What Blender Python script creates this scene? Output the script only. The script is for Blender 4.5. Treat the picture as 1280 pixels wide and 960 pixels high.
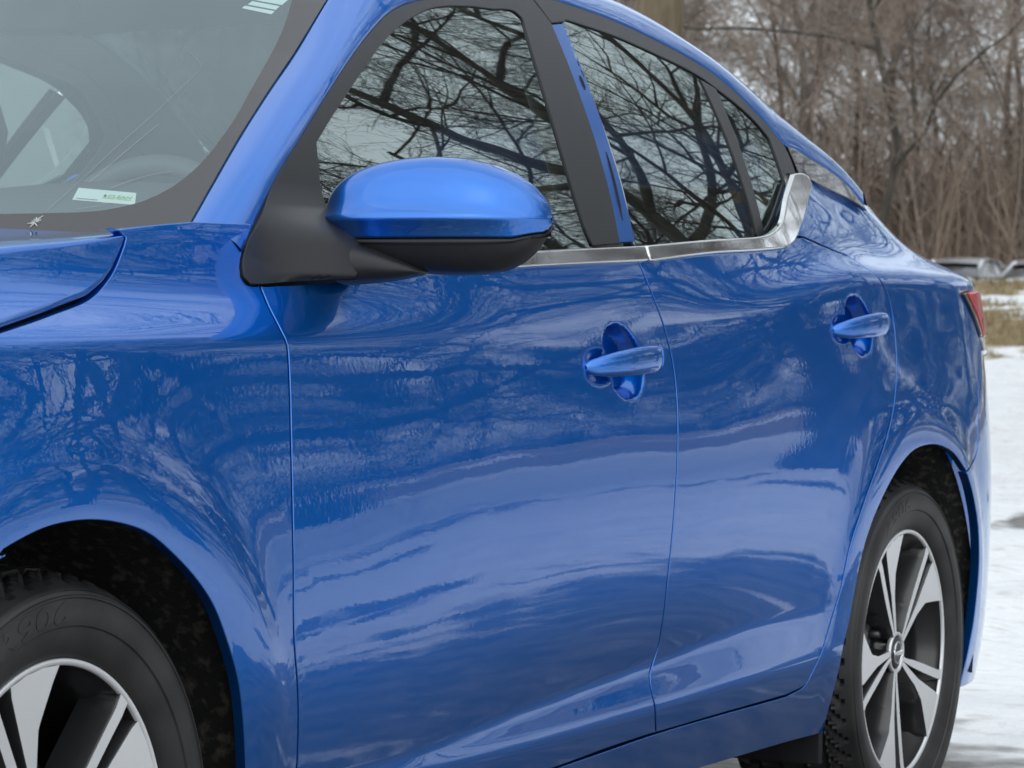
import bpy, bmesh, math, random
import numpy as np
from mathutils import Vector, Matrix
from mathutils.geometry import delaunay_2d_cdt

R = math.radians
scene = bpy.context.scene
for o in list(bpy.data.objects):
    bpy.data.objects.remove(o)
COL = scene.collection

# ---------------------------------------------------------------- camera
cam_data = bpy.data.cameras.new("camera")
cam_data.sensor_width = 36.0
cam_data.lens = 4150.4 / 1280 * 36.0
cam_data.clip_end = 3000
cam_data.clip_start = .05
cam_data.dof.use_dof = True
cam_data.dof.focus_distance = 4.35
cam_data.dof.aperture_fstop = 20.0
cam = bpy.data.objects.new("camera", cam_data)
COL.objects.link(cam)
def cam_matrix(loc, yaw, pitch, roll):
    f = np.array([math.sin(yaw)*math.cos(pitch), math.cos(yaw)*math.cos(pitch), math.sin(pitch)])
    r = np.array([math.cos(yaw), -math.sin(yaw), 0.0]); d = -np.cross(r, f)
    c, s = math.cos(roll), math.sin(roll)
    r2 = c*r + s*d; d2 = -s*r + c*d
    m = Matrix.Identity(4)
    for i in range(3):
        m[i][0], m[i][1], m[i][2], m[i][3] = r2[i], -d2[i], -f[i], loc[i]
    return m
cam.matrix_world = cam_matrix((-2.96469, -1.99706, .92495), 1.1132857, -.02266827, -.01950651)
scene.camera = cam

# ---------------------------------------------------------------- world and sun (bright overcast)
SUN_EL, SUN_AZ = 42.0, 215.0       # degrees; azimuth measured from +x towards +y
world = bpy.data.worlds.new("World"); scene.world = world; world.use_nodes = True
nt = world.node_tree; nt.nodes.clear()
def N(tree, kind, **kw):
    n = tree.nodes.new(kind)
    for k, v in kw.items():
        if k in n.inputs: n.inputs[k].default_value = v
        else: setattr(n, k, v)
    return n
out = N(nt, "ShaderNodeOutputWorld"); bg = N(nt, "ShaderNodeBackground", Strength=.14)
sky = N(nt, "ShaderNodeTexSky", sky_type='NISHITA', sun_disc=False, sun_elevation=R(SUN_EL), sun_rotation=R(90-SUN_AZ),
        air_density=1.0, dust_density=2.0, ozone_density=1.0, altitude=100)
hsv = N(nt, "ShaderNodeHueSaturation", Saturation=.16)
tc = N(nt, "ShaderNodeTexCoord"); mp = N(nt, "ShaderNodeMapping"); mp.inputs['Scale'].default_value = (1, 1, 2.2)
nz = N(nt, "ShaderNodeTexNoise", Scale=2.1, Detail=5.0, Roughness=.55)
rmp = N(nt, "ShaderNodeMapRange"); rmp.inputs[1].default_value = .3; rmp.inputs[2].default_value = .7
rmp.inputs[3].default_value = .84; rmp.inputs[4].default_value = 1.12
cl = N(nt, "ShaderNodeMix", data_type='RGBA'); cl.inputs[0].default_value = .72
cl.inputs[7].default_value = (9.2, 10.1, 10.8, 1)      # the even cloud layer over the blue
mul = N(nt, "ShaderNodeVectorMath", operation='SCALE')
nt.links.new(sky.outputs[0], hsv.inputs['Color']); nt.links.new(hsv.outputs[0], cl.inputs[6])
nt.links.new(tc.outputs['Generated'], mp.inputs[0]); nt.links.new(mp.outputs[0], nz.inputs['Vector'])
nt.links.new(nz.outputs[0], rmp.inputs[0]); nt.links.new(cl.outputs[2], mul.inputs[0]); nt.links.new(rmp.outputs[0], mul.inputs['Scale'])
nt.links.new(mul.outputs[0], bg.inputs[0]); nt.links.new(bg.outputs[0], out.inputs[0])

sun_d = bpy.data.lights.new("sun", 'SUN'); sun_d.energy = .6; sun_d.angle = R(110); sun_d.color = (1, .96, .90)
sun = bpy.data.objects.new("sun", sun_d); COL.objects.link(sun)
sd = Vector((math.cos(R(SUN_EL))*math.cos(R(SUN_AZ)), math.cos(R(SUN_EL))*math.sin(R(SUN_AZ)), math.sin(R(SUN_EL))))
sun.rotation_euler = (-sd).to_track_quat('-Z', 'Y').to_euler()

scene.view_settings.view_transform = 'Standard'; scene.view_settings.look = 'None'
scene.view_settings.exposure = 0.0; scene.view_settings.gamma = 1.0
try:
    scene.cycles.use_denoising = True
    scene.cycles.max_bounces = 10; scene.cycles.transparent_max_bounces = 12
    scene.cycles.caustics_reflective = False; scene.cycles.caustics_refractive = False
except Exception: pass

# ---------------------------------------------------------------- materials
def mat(name, color=(.5,.5,.5), rough=.5, metal=0., coat=0., coat_rough=.03, spec=.5, **kw):
    m = bpy.data.materials.new(name); m.use_nodes = True
    b = m.node_tree.nodes['Principled BSDF']
    b.inputs['Base Color'].default_value = (*color, 1); b.inputs['Roughness'].default_value = rough
    b.inputs['Metallic'].default_value = metal; b.inputs['Coat Weight'].default_value = coat
    b.inputs['Coat Roughness'].default_value = coat_rough; b.inputs['Specular IOR Level'].default_value = spec
    return m
def bsdf(m): return m.node_tree.nodes['Principled BSDF']
def link(m, a, b): m.node_tree.links.new(a, b)
def add_bump(m, scale, strength, dist, detail=3.0, coord='Object', mapscale=None, target='Normal'):
    t = m.node_tree; tcn = N(t, "ShaderNodeTexCoord"); n = N(t, "ShaderNodeTexNoise", Scale=scale, Detail=detail)
    v = tcn.outputs[coord]
    if mapscale:
        mm = N(t, "ShaderNodeMapping"); mm.inputs['Scale'].default_value = mapscale; t.links.new(v, mm.inputs[0]); v = mm.outputs[0]
    b = N(t, "ShaderNodeBump", Strength=strength, Distance=dist)
    t.links.new(v, n.inputs['Vector']); t.links.new(n.outputs[0], b.inputs['Height']); t.links.new(b.outputs[0], bsdf(m).inputs[target])
    return b
def vary(m, c0, c1, scale, detail=5.0, lo=.35, hi=.65, coord='Object', mapscale=None, rough=None):
    """two real colours of the same stuff, mixed by noise"""
    t = m.node_tree; tcn = N(t, "ShaderNodeTexCoord"); n = N(t, "ShaderNodeTexNoise", Scale=scale, Detail=detail)
    v = tcn.outputs[coord]
    if mapscale:
        mm = N(t, "ShaderNodeMapping"); mm.inputs['Scale'].default_value = mapscale; t.links.new(v, mm.inputs[0]); v = mm.outputs[0]
    t.links.new(v, n.inputs['Vector'])
    r = N(t, "ShaderNodeMapRange"); r.inputs[1].default_value = lo; r.inputs[2].default_value = hi
    mx = N(t, "ShaderNodeMix", data_type='RGBA'); mx.inputs[6].default_value = (*c0, 1); mx.inputs[7].default_value = (*c1, 1)
    t.links.new(n.outputs[0], r.inputs[0]); t.links.new(r.outputs[0], mx.inputs[0]); t.links.new(mx.outputs[2], bsdf(m).inputs['Base Color'])
    return mx

# metallic blue with a clear coat: flakes in the base, faint orange peel in the coat
M_PAINT = mat("blue_paint", (.0, .150, .60), rough=.36, metal=.90, spec=.1, coat=1.0, coat_rough=.012)
bsdf(M_PAINT).inputs['Coat IOR'].default_value = 1.74; bsdf(M_PAINT).inputs['Specular Tint'].default_value = (.0, .62, .95, 1)
add_bump(M_PAINT, 900, .12, .0004, 1.0)
add_bump(M_PAINT, 110, .05, .0006, 1.5, target='Coat Normal')
M_POST = M_PAINT.copy(); M_POST.name = "blue_post_paint"; bsdf(M_POST).inputs["Coat Roughness"].default_value = .16
M_BLACK = mat("black_trim", (.020, .020, .023), rough=.36, spec=.36); add_bump(M_BLACK, 1400, .25, .0004, 2)
M_GLOSSBLK = mat("gloss_black", (.006, .006, .007), rough=.08, coat=1.0, coat_rough=.02)
M_RUBBER = mat("rubber", (.018, .018, .018), rough=.55); add_bump(M_RUBBER, 500, .2, .0006, 3)
M_CHROME = mat("chrome", (.78, .79, .80), rough=.07, metal=1.0); add_bump(M_CHROME, 60, .06, .001, 2)
M_DARK = mat("dark_gap", (.008, .008, .009), rough=.8)
M_LINER = mat("wheel_liner", (.012, .0115, .011), rough=.9); add_bump(M_LINER, 180, .8, .004, 5)
vary(M_LINER, (.010, .010, .010), (.10, .09, .075), 60, 8, .52, .75)
M_TYRE = mat("tyre_rubber", (.025, .025, .026), rough=.48); vary(M_TYRE, (.010, .010, .0105), (.036, .034, .034), 14, 6, .35, .8)
add_bump(M_TYRE, 240, .25, .0008, 4)
M_ALLOY = mat("machined_alloy", (.82, .825, .84), rough=.33, metal=.5); add_bump(M_ALLOY, 700, .05, .0003, 2)
M_WHEELBLK = mat("wheel_black", (.018, .018, .020), rough=.28, coat=.6, coat_rough=.12)
M_DISC = mat("brake_disc", (.12, .10, .085), rough=.5, metal=.7)
M_STEEL = mat("dark_steel", (.10, .10, .10), rough=.35, metal=.9)
M_FRIT = mat("black_ceramic", (.014, .012, .014), rough=.5, coat=.65)
M_DASH = mat("dash_plastic", (.085, .09, .093), rough=.7)
M_WHEELGRIP = mat("steering_leather", (.20, .205, .21), rough=.45)
M_HEAD = mat("headliner", (.60, .60, .58), rough=.95)
M_SEAT = mat("seat_cloth", (.03, .03, .033), rough=.9)
M_RED = mat("red_lens", (.50, .012, .018), rough=.25, coat=.35)
M_SMOKE = mat("smoked_lens", (.035, .03, .03), rough=.08, coat=1.0)
M_CLEARLENS = mat("clear_lens", (.55, .56, .58), rough=.1, coat=1.0)
M_STICKER = mat("sticker_white", (.78, .84, .80), rough=.5)
M_GREEN = mat("print_green", (.22, .52, .07), rough=.5)
M_NAVY = mat("print_navy", (.02, .05, .10), rough=.5)
M_CRACK = mat("glass_crack", (.38, .40, .38), rough=.5)

def glass_mat(name, tint, ior, ripple, haze=0):
    m = bpy.data.materials.new(name); m.use_nodes = True; t = m.node_tree; t.nodes.clear()
    o = N(t, "ShaderNodeOutputMaterial"); mix = N(t, "ShaderNodeMixShader"); fr = N(t, "ShaderNodeFresnel", IOR=ior)
    geo = N(t, "ShaderNodeNewGeometry"); iom = N(t, "ShaderNodeMix", data_type='FLOAT'); iom.inputs[2].default_value = ior; iom.inputs[3].default_value = 1/ior
    t.links.new(geo.outputs['Backfacing'], iom.inputs[0]); t.links.new(iom.outputs[0], fr.inputs['IOR'])   # a thin pane reflects alike from both sides
    tr = N(t, "ShaderNodeBsdfTransparent"); tr.inputs[0].default_value = (*tint, 1)
    gl = N(t, "ShaderNodeBsdfGlossy", Roughness=.003); gl.inputs[0].default_value = (.88, 1.0, .985, 1)
    tcn = N(t, "ShaderNodeTexCoord"); mp_ = N(t, "ShaderNodeMapping"); mp_.inputs['Scale'].default_value = (1, 1, 3.0)
    n = N(t, "ShaderNodeTexNoise", Scale=4.0, Detail=1.0); bp = N(t, "ShaderNodeBump", Strength=ripple, Distance=.01)
    t.links.new(tcn.outputs['Object'], mp_.inputs[0]); t.links.new(mp_.outputs[0], n.inputs['Vector']); t.links.new(n.outputs[0], bp.inputs['Height'])
    t.links.new(bp.outputs[0], gl.inputs['Normal'])
    base = tr.outputs[0]
    if haze:                                            # bluish film that paints reflected sky as haze on the dusty pane
        df = N(t, "ShaderNodeBsdfDiffuse"); df.inputs[0].default_value = (.58, .74, .82, 1); dm = N(t, "ShaderNodeMixShader"); dm.inputs[0].default_value = haze
        t.links.new(tr.outputs[0], dm.inputs[1]); t.links.new(df.outputs[0], dm.inputs[2]); base = dm.outputs[0]
    t.links.new(fr.outputs[0], mix.inputs[0]); t.links.new(base, mix.inputs[1]); t.links.new(gl.outputs[0], mix.inputs[2]); t.links.new(mix.outputs[0], o.inputs[0])
    return m
M_GLASS = glass_mat("side_glass", (.24, .29, .28), 3.8, .03)
M_REARGLASS = glass_mat("tinted_rear_glass", (.08, .09, .09), 2.2, .02)
M_WIND = glass_mat("windscreen_glass", (.72, .80, .79), 1.6, .01, haze=.13)
# ---------------------------------------------------------------- body surfaces
WB = 2.712          # wheelbase
ZC = 0.318          # wheel centre height
YC = 0.872          # centre plane of the car (near side is y < YC)

def pchip(xk, yk, x):
    xk = np.asarray(xk, float); yk = np.asarray(yk, float)
    h = np.diff(xk); d = np.diff(yk) / h
    m = np.zeros(len(xk))
    for i in range(1, len(xk) - 1):
        if d[i-1] * d[i] > 0:
            w1 = 2*h[i] + h[i-1]; w2 = h[i] + 2*h[i-1]
            m[i] = (w1 + w2) / (w1/d[i-1] + w2/d[i])
    m[0], m[-1] = d[0], d[-1]
    x = np.clip(x, xk[0], xk[-1])
    i = np.clip(np.searchsorted(xk, x) - 1, 0, len(h) - 1)
    t = (x - xk[i]) / h[i]
    return ((2*t**3 - 3*t*t + 1) * yk[i] + (t**3 - 2*t*t + t) * h[i] * m[i]
            + (-2*t**3 + 3*t*t) * yk[i+1] + (t**3 - t*t) * h[i] * m[i+1])

# plan line of the widest part of the side (y at z = 0.6)
PLAN = [(-1.00, .50), (-.88, .27), (-.75, .13), (-.6, .055), (-.45, .010), (-.3, -.012), (-.15, -.024), (0, -.030),
        (.3, -.034), (.6, -.037), (.95, -.039), (1.5, -.0385), (2.0, -.035), (2.5, -.030), (2.8, -.025), (3.0, -.015),
        (3.15, -.001), (3.3, .034), (3.45, .095), (3.6, .22), (3.7, .42)]
# slope of the side (degrees, positive faces up) against height, at stations along the car
SLOPE = {
 -1.00: [(.15,-14),(.27,-10),(.30,-6),(.325,-5),(.345,-4),(.37,-4),(.385,-5),(.43,-5),(.50,-3),(.60,1),(.70,4),(.78,9),(.85,18),(.868,24),(.884,38),(.905,44),(.93,42),(.96,40),(1.0,50),(1.03,60),(1.10,70),(1.3,70)],
 -.35: [(.15,-14),(.27,-10),(.30,-6),(.325,-5),(.345,-4),(.37,-4),(.385,-5),(.43,-5),(.50,-3),(.60,1),(.70,4.5),(.78,8),(.85,11),(.868,12),(.884,42),(.905,50),(.93,42),(.96,30),(1.0,30),(1.03,60),(1.10,70),(1.3,70)],
 .0:   [(.15,-14),(.27,-10),(.30,-6),(.325,-5),(.345,-4),(.37,-4),(.385,-5),(.43,-5),(.50,-3),(.60,0),(.70,3.5),(.78,7),(.85,9.5),(.874,10),(.888,50),(.91,54),(.935,32),(.96,20),(.99,16),(1.01,30),(1.03,60),(1.3,60)],
 .40:  [(.15,-16),(.27,-12),(.30,-8),(.316,-6),(.328,-1),(.342,-1),(.354,-6),(.40,-6),(.50,-2.2),(.60,1.4),(.70,4.6),(.78,6.8),(.86,8.5),(.880,9),(.892,40),(.915,44),(.94,22),(.965,14),(.99,13),(1.012,17),(1.03,22),(1.3,25)],
 .70:  [(.15,-20),(.27,-14),(.305,-10),(.318,-8),(.334,4),(.345,4),(.353,-10),(.41,-7),(.50,-2.8),(.60,.6),(.70,3.6),(.78,6.2),(.86,8.5),(.882,10),(.896,24),(.92,27),(.945,20),(.967,17),(.99,18),(1.012,20),(1.03,22),(1.3,25)],
 1.10: [(.15,-22),(.27,-16),(.31,-12),(.322,-9),(.338,9),(.368,8),(.376,-12),(.43,-9),(.50,-4.5),(.60,-1),(.70,2.2),(.78,5.3),(.86,8.5),(.885,10),(.902,13),(.925,15),(.95,16.5),(.97,18),(.99,20),(1.012,21),(1.03,22),(1.3,25)],
 1.53: [(.15,-22),(.27,-16),(.32,-12),(.331,-10),(.344,10),(.392,9),(.402,-14),(.45,-11),(.52,-6),(.60,-2.5),(.70,1.6),(.78,5.2),(.87,8.2),(.90,9.2),(.918,11),(.94,14),(.96,16.5),(.985,19),(1.0,20),(1.015,21),(1.03,22),(1.3,25)],
 2.00: [(.15,-22),(.27,-16),(.33,-12),(.341,-9),(.356,5),(.42,3),(.434,-8),(.47,-7),(.53,-5),(.60,-2.8),(.70,1.2),(.80,4.6),(.90,7.5),(.936,8.5),(.952,26),(.975,30),(.995,27),(1.01,24),(1.025,23),(1.04,23),(1.06,24),(1.3,28)],
 2.45: [(.15,-22),(.27,-16),(.33,-10),(.345,-7),(.365,-2),(.42,-2),(.44,-4),(.48,-4),(.54,-3),(.60,-1.5),(.70,1.5),(.80,4.5),(.92,7.5),(.985,8.5),(.999,54),(1.018,55),(1.035,44),(1.055,33),(1.08,30),(1.10,28),(1.12,28),(1.3,32)],
 2.72: [(.15,-18),(.27,-12),(.33,-8),(.345,-6),(.365,-3),(.42,-3),(.44,-3),(.48,-3),(.54,-2),(.60,0),(.70,3),(.80,6),(.92,8.5),(.989,9.5),(1.002,60),(1.02,61),(1.038,52),(1.055,40),(1.08,33),(1.11,30),(1.14,33),(1.3,35)],
 3.00: [(.15,-14),(.27,-9),(.33,-6),(.345,-5),(.365,-3),(.42,-2),(.44,-2),(.48,-1),(.54,0),(.60,1),(.70,4),(.80,7),(.92,9),(.990,11),(1.004,61),(1.02,62),(1.038,56),(1.055,48),(1.08,43),(1.11,40),(1.14,38),(1.3,40)],
 3.28: [(.15,-14),(.27,-9),(.33,-6),(.345,-5),(.365,-3),(.42,-2),(.44,-2),(.48,-1),(.54,0),(.60,1),(.70,4),(.80,7),(.92,9),(.988,12),(1.004,64),(1.02,71),(1.038,72),(1.055,72),(1.08,72),(1.11,72),(1.14,72),(1.3,72)],
 3.70: [(.15,-14),(.27,-9),(.33,-6),(.345,-5),(.365,-3),(.42,-2),(.44,-2),(.48,-1),(.54,0),(.60,1),(.70,4),(.80,7),(.92,9),(.985,13),(1.002,60),(1.02,74),(1.038,76),(1.055,77),(1.08,78),(1.11,78),(1.14,78),(1.3,78)],
}
GX0, GX1, GZ0, GZ1, GS = -1.0, 3.7, .15, 1.30, .005

def smooth1(a, axis, n):
    for _ in range(n):
        p = np.concatenate([np.take(a, [0], axis), a, np.take(a, [-1], axis)], axis)
        m = a.shape[axis]
        a = .25*np.take(p, range(0, m), axis) + .5*np.take(p, range(1, m+1), axis) + .25*np.take(p, range(2, m+2), axis)
    return a

def arch_h(d):
    """outward flare (metres) against distance from the wheel centre"""
    return pchip([0, .3, .365, .385, .41, .433, .446, .456, .475, .505, .56], [.004, .006, .0085, .0102, .0108, .0098, .0072, .0052, .0026, .0010, 0], d)

def build_body_grid():
    gx = np.arange(GX0, GX1 + 1e-9, GS*2); gz = np.arange(GZ0, GZ1 + 1e-9, GS)
    xs = sorted(SLOPE); n = len(SLOPE[xs[0]])
    nz = np.array([[p[0] for p in SLOPE[x]] for x in xs]); ns = np.array([[p[1] for p in SLOPE[x]] for x in xs], float)
    NZ = np.stack([pchip(xs, nz[:, k], gx) for k in range(n)], 1); NS = np.stack([pchip(xs, ns[:, k], gx) for k in range(n)], 1)
    T = np.stack([np.interp(gz, NZ[i], NS[i]) for i in range(len(gx))])
    T = smooth1(T, 1, 2); T = smooth1(T, 0, 14)
    D = np.tan(np.radians(T)) * GS
    Y = np.concatenate([np.zeros((len(gx), 1)), np.cumsum((D[:, 1:] + D[:, :-1]) / 2, 1)], 1)
    i6 = int(round((.6 - GZ0) / GS))
    px, py = zip(*PLAN)
    yp = smooth1(pchip(px, py, gx), 0, 12)
    Y += (yp - Y[:, i6])[:, None]
    X, Z = np.meshgrid(gx, gz, indexing='ij')
    # gentle waviness that pressed sheet metal has
    Y += .00085*np.sin(5.2*X + 2.1*Z + 1.0)*np.sin(7.5*Z - 1.7*X + .6)*np.clip((Z-.3)/.1, 0, 1)*np.clip((1.0-Z)/.1, 0, 1)
    Y += .00032*np.sin(9.1*X + 5.3*Z)*np.sin(14.7*Z - 3.2*X) + .00004*np.sin(23*X + 31*Z + 1.7*np.sin(7*X))
    for wx in (0., WB):
        d = np.hypot(X - wx, Z - ZC)
        fade = np.clip((Z - .30) / .22, 0, 1); fade = fade*fade*(3 - 2*fade)
        Y -= arch_h(d) * (.25 + .75*fade) * (1 if wx == 0 else .9)
    return Y

BODY = build_body_grid()

def sample(G, x, z):
    u = np.clip((np.asarray(x, float) - GX0) / (2*GS), 1, G.shape[0] - 2.001); v = np.clip((np.asarray(z, float) - GZ0) / GS, 1, G.shape[1] - 2.001)
    i = u.astype(int); j = v.astype(int); a = u - i; b = v - j
    def w(t):   # cubic B-spline weights: smooth slopes
        return ((1-t)**3/6, (3*t**3 - 6*t*t + 4)/6, (-3*t**3 + 3*t*t + 3*t + 1)/6, t**3/6)
    wa, wb = w(a), w(b); s = 0
    for k in range(4):
        for l in range(4):
            s = s + wa[k]*wb[l]*G[i-1+k, np.clip(j-1+l, 0, G.shape[1]-1)]
    return s

# pull-in bowls behind the two door handles: centre x, z, half sizes, lean, depth
CUPS = [(1.404, .851, .062, .053, .25, .028), (2.404, .907, .062, .050, .25, .028)]

def body_y(x, z, cups=True):
    x = np.asarray(x, float); z = np.asarray(z, float)
    y = sample(BODY, x, z)
    if cups:
        for cx, cz, ax, az, lean, dep in CUPS:
            X = x - cx; Zz = z - cz
            u = X + lean*Zz
            d = (np.abs(u/ax)**2.2 + np.abs(Zz/az)**2.2)**(1/2.2)
            # smaller pocket round the front root of the handle
            d2 = np.hypot((X + .088)/.052, (Zz + .006)/.026)
            t = np.clip((1.08 - d)/.36, 0, 1); t2 = np.clip((1.15 - d2)/.75, 0, 1)
            t = t*t*(3 - 2*t); t2 = t2*t2*(3 - 2*t2)
            y = y + dep*t + .006*t2*(1 - t)
    return y

def glass_y(x, z):
    """side of the cabin: curved inwards going up, and towards both ends"""
    x = np.asarray(x, float); z = np.asarray(z, float)
    zb = 1.0
    s = z - zb
    y0 = .030 + .024*np.clip(1.35 - x, 0, None)**2 + .036*np.clip(x - 1.55, 0, None)**2
    return y0 + .36*s + .50*s*np.abs(s)

def normal_of(fn, x, z, e=.0015):
    fx = (fn(x + e, z) - fn(x - e, z))/(2*e); fz = (fn(x, z + e) - fn(x, z - e))/(2*e)
    n = np.stack([fx, -np.ones_like(fx), fz], -1)
    return n / np.linalg.norm(n, axis=-1, keepdims=True)
# ---------------------------------------------------------------- mesh helpers
def tag(o, label=None, cat=None, group=None, kind=None):
    if label: o['label'] = label
    if cat: o['category'] = cat
    if group: o['group'] = group
    if kind: o['kind'] = kind
    return o
def empty(name, loc, label, cat, group=None):
    o = bpy.data.objects.new(name, None); COL.objects.link(o); o.location = loc; o.empty_display_size = .2
    return tag(o, label, cat, group)
def make(name, verts, faces, m, parent=None, normals=None, smooth=True, loc=None, link_it=True):
    me = bpy.data.meshes.new(name); me.from_pydata([tuple(v) for v in verts], [], [tuple(f) for f in faces]); me.update()
    if m is not None: me.materials.append(m)
    if smooth: me.polygons.foreach_set('use_smooth', [True]*len(me.polygons))
    if normals is not None: me.normals_split_custom_set_from_vertices([tuple(n) for n in normals])
    o = bpy.data.objects.new(name, me)
    if link_it: COL.objects.link(o)
    if parent is not None: o.parent = parent
    if loc is not None: o.location = loc
    return o
def fast_mesh(name, V, F, m, smooth=True):
    """V (n,3), F (k,4) or (k,3) arrays"""
    me = bpy.data.meshes.new(name); V = np.asarray(V, np.float32); F = np.asarray(F, np.int32); w = F.shape[1]
    me.vertices.add(len(V)); me.vertices.foreach_set('co', V.ravel())
    me.loops.add(F.size); me.loops.foreach_set('vertex_index', F.ravel())
    me.polygons.add(len(F)); me.polygons.foreach_set('loop_start', np.arange(0, F.size, w, dtype=np.int32))
    me.polygons.foreach_set('use_smooth', np.full(len(F), smooth)); me.update(calc_edges=True)
    me.materials.append(m)
    return me
def part(name, me_or_vf, m=None, parent=None, **kw):
    o = bpy.data.objects.new(name, me_or_vf); COL.objects.link(o)
    if parent is not None: o.parent = parent
    return o

def catmull(pts, step, closed=False):
    """smooth resample of a polyline (n,d); corners are kept by splitting the list before the call"""
    P = np.asarray(pts, float)
    if len(P) == 2:
        n = max(2, int(np.ceil(np.linalg.norm(P[1]-P[0])/step)) + 1); t = np.linspace(0, 1, n)[:, None]
        return P[0]*(1-t) + P[1]*t
    E = np.vstack([2*P[0]-P[1], P, 2*P[-1]-P[-2]]); res = []
    for i in range(1, len(E)-2):
        p0, p1, p2, p3 = E[i-1:i+3]; d = np.linalg.norm(p2-p1); n = max(1, int(np.ceil(d/step)))
        # centripetal parameters
        t0 = 0; t1 = t0 + max(1e-6, np.linalg.norm(p1-p0))**.5; t2 = t1 + max(1e-6, d)**.5; t3 = t2 + max(1e-6, np.linalg.norm(p3-p2))**.5
        for t in np.linspace(t1, t2, n, endpoint=False):
            a1 = (t1-t)/(t1-t0)*p0 + (t-t0)/(t1-t0)*p1; a2 = (t2-t)/(t2-t1)*p1 + (t-t1)/(t2-t1)*p2; a3 = (t3-t)/(t3-t2)*p2 + (t-t2)/(t3-t2)*p3
            b1 = (t2-t)/(t2-t0)*a1 + (t-t0)/(t2-t0)*a2; b2 = (t3-t)/(t3-t1)*a2 + (t-t1)/(t3-t1)*a3
            res.append((t2-t)/(t2-t1)*b1 + (t-t1)/(t2-t1)*b2)
    res.append(P[-1])
    return np.array(res)
def outline(segs, step=.012):
    """segs: list of smooth polylines that meet at corners -> closed loop (n,2)"""
    L = []
    for s in segs:
        c = catmull(s, step)
        if L and np.linalg.norm(L[-1]-c[0]) < 1e-4: c = c[1:]
        L.extend(c)
    if np.linalg.norm(np.array(L[0])-L[-1]) < 1e-4: L.pop()
    L = np.array(L)
    a = .5*np.sum(L[:, 0]*np.roll(L[:, 1], -1) - np.roll(L[:, 0], -1)*L[:, 1])
    return L if a > 0 else L[::-1].copy()
def out_dir(L):
    e = np.roll(L, -1, 0) - L; n = np.stack([e[:, 1], -e[:, 0]], 1); n /= np.linalg.norm(n, axis=1)[:, None] + 1e-12
    m = n + np.roll(n, 1, 0); m /= np.linalg.norm(m, axis=1)[:, None] + 1e-9
    return m
def inside(P, L):
    x, z = P[:, 0], P[:, 1]; r = np.zeros(len(P), bool); A = L; B = np.roll(L, -1, 0)
    for (x1, z1), (x2, z2) in zip(A, B):
        c = (z1 > z) != (z2 > z)
        if c.any(): r ^= c & (x < (x2-x1)*(z-z1)/(z2-z1 + 1e-15) + x1)
    return r
def panel(name, segs, fn, m, parent, spacing=.014, gap=.0032, hem=.013, rad=.0014, off=0.0, dense=None, step=.012):
    """sheet of the body cut to an outline in (x, z), its edge rolled over into a hem of real depth"""
    L = outline(segs, step); od = out_dir(L); L = L - od*gap
    lo, hi = L.min(0), L.max(0)
    xs = np.arange(lo[0], hi[0], spacing); zs = np.arange(lo[1], hi[1], spacing*.8)
    G = np.stack(np.meshgrid(xs, zs, indexing='ij'), -1); G[:, ::2, 0] += spacing/2; G = G.reshape(-1, 2)
    if dense is not None:
        for (cx, cz, rx, rz, sp) in dense:
            G = G[~((np.abs(G[:, 0]-cx) < rx) & (np.abs(G[:, 1]-cz) < rz))]
            g2 = np.stack(np.meshgrid(np.arange(cx-rx, cx+rx, sp), np.arange(cz-rz, cz+rz, sp), indexing='ij'), -1); g2[:, ::2, 0] += sp/2
            G = np.vstack([G, g2.reshape(-1, 2)])
    G = G[inside(G, L)]
    keep = np.ones(len(G), bool); mind = .45*min(spacing, step)
    for k in range(0, len(G), 2000):
        d = ((G[k:k+2000, None] - L[None])**2).sum(2).min(1); keep[k:k+2000] = d > mind**2
    G = G[keep]
    pts = [Vector((float(p[0]), float(p[1]))) for p in np.vstack([L, G])]; n = len(L)
    v2, _, f2, ov, _, _ = delaunay_2d_cdt(pts, [], [list(range(n))], 1, 1e-7)
    V2 = np.array([tuple(v) for v in v2])
    Y = fn(V2[:, 0], V2[:, 1]) + off
    nr = normal_of(fn, V2[:, 0], V2[:, 1])
    verts = [(a, y, b) for (a, b), y in zip(V2, Y)]; norms = list(nr); faces = []
    for f in f2:
        f = list(f)
        a, b, c = V2[f[0]], V2[f[1]], V2[f[2]]
        cr = (b[0]-a[0])*(c[1]-a[1]) - (b[1]-a[1])*(c[0]-a[0])
        faces.append(f if cr > 0 else f[::-1])
    # the hem: roll over, then straight in
    idx = {}
    for i, o in enumerate(ov):
        for k in o:
            if k < n: idx[k] = i
    if all(k in idx for k in range(n)):
        base = [idx[k] for k in range(n)]; nb = nr[base]
        od3 = np.stack([od[:, 0], np.zeros(n), od[:, 1]], 1)
        prev = base
        P0 = np.array([verts[k] for k in base])
        for ang in (45, 90):
            a = R(ang); Q = P0 + od3*(rad*math.sin(a)) - nb*(rad*(1-math.cos(a)))
            nn = nb*math.cos(a) + od3*math.sin(a)
            cur = list(range(len(verts), len(verts)+n)); verts += [tuple(q) for q in Q]; norms += list(nn)
            for k in range(n):
                j = (k+1) % n; faces.append((prev[j], prev[k], cur[k], cur[j]))
            prev = cur; P1 = Q
        Q = P1 + np.array([0, 1, 0])*hem; cur = list(range(len(verts), len(verts)+n)); verts += [tuple(q) for q in Q]; norms += list(od3)
        for k in range(n):
            j = (k+1) % n; faces.append((prev[j], prev[k], cur[k], cur[j]))
    nv = np.array(norms); nv /= np.linalg.norm(nv, axis=1)[:, None]
    return make(name, verts, faces, m, parent, normals=nv)
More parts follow.
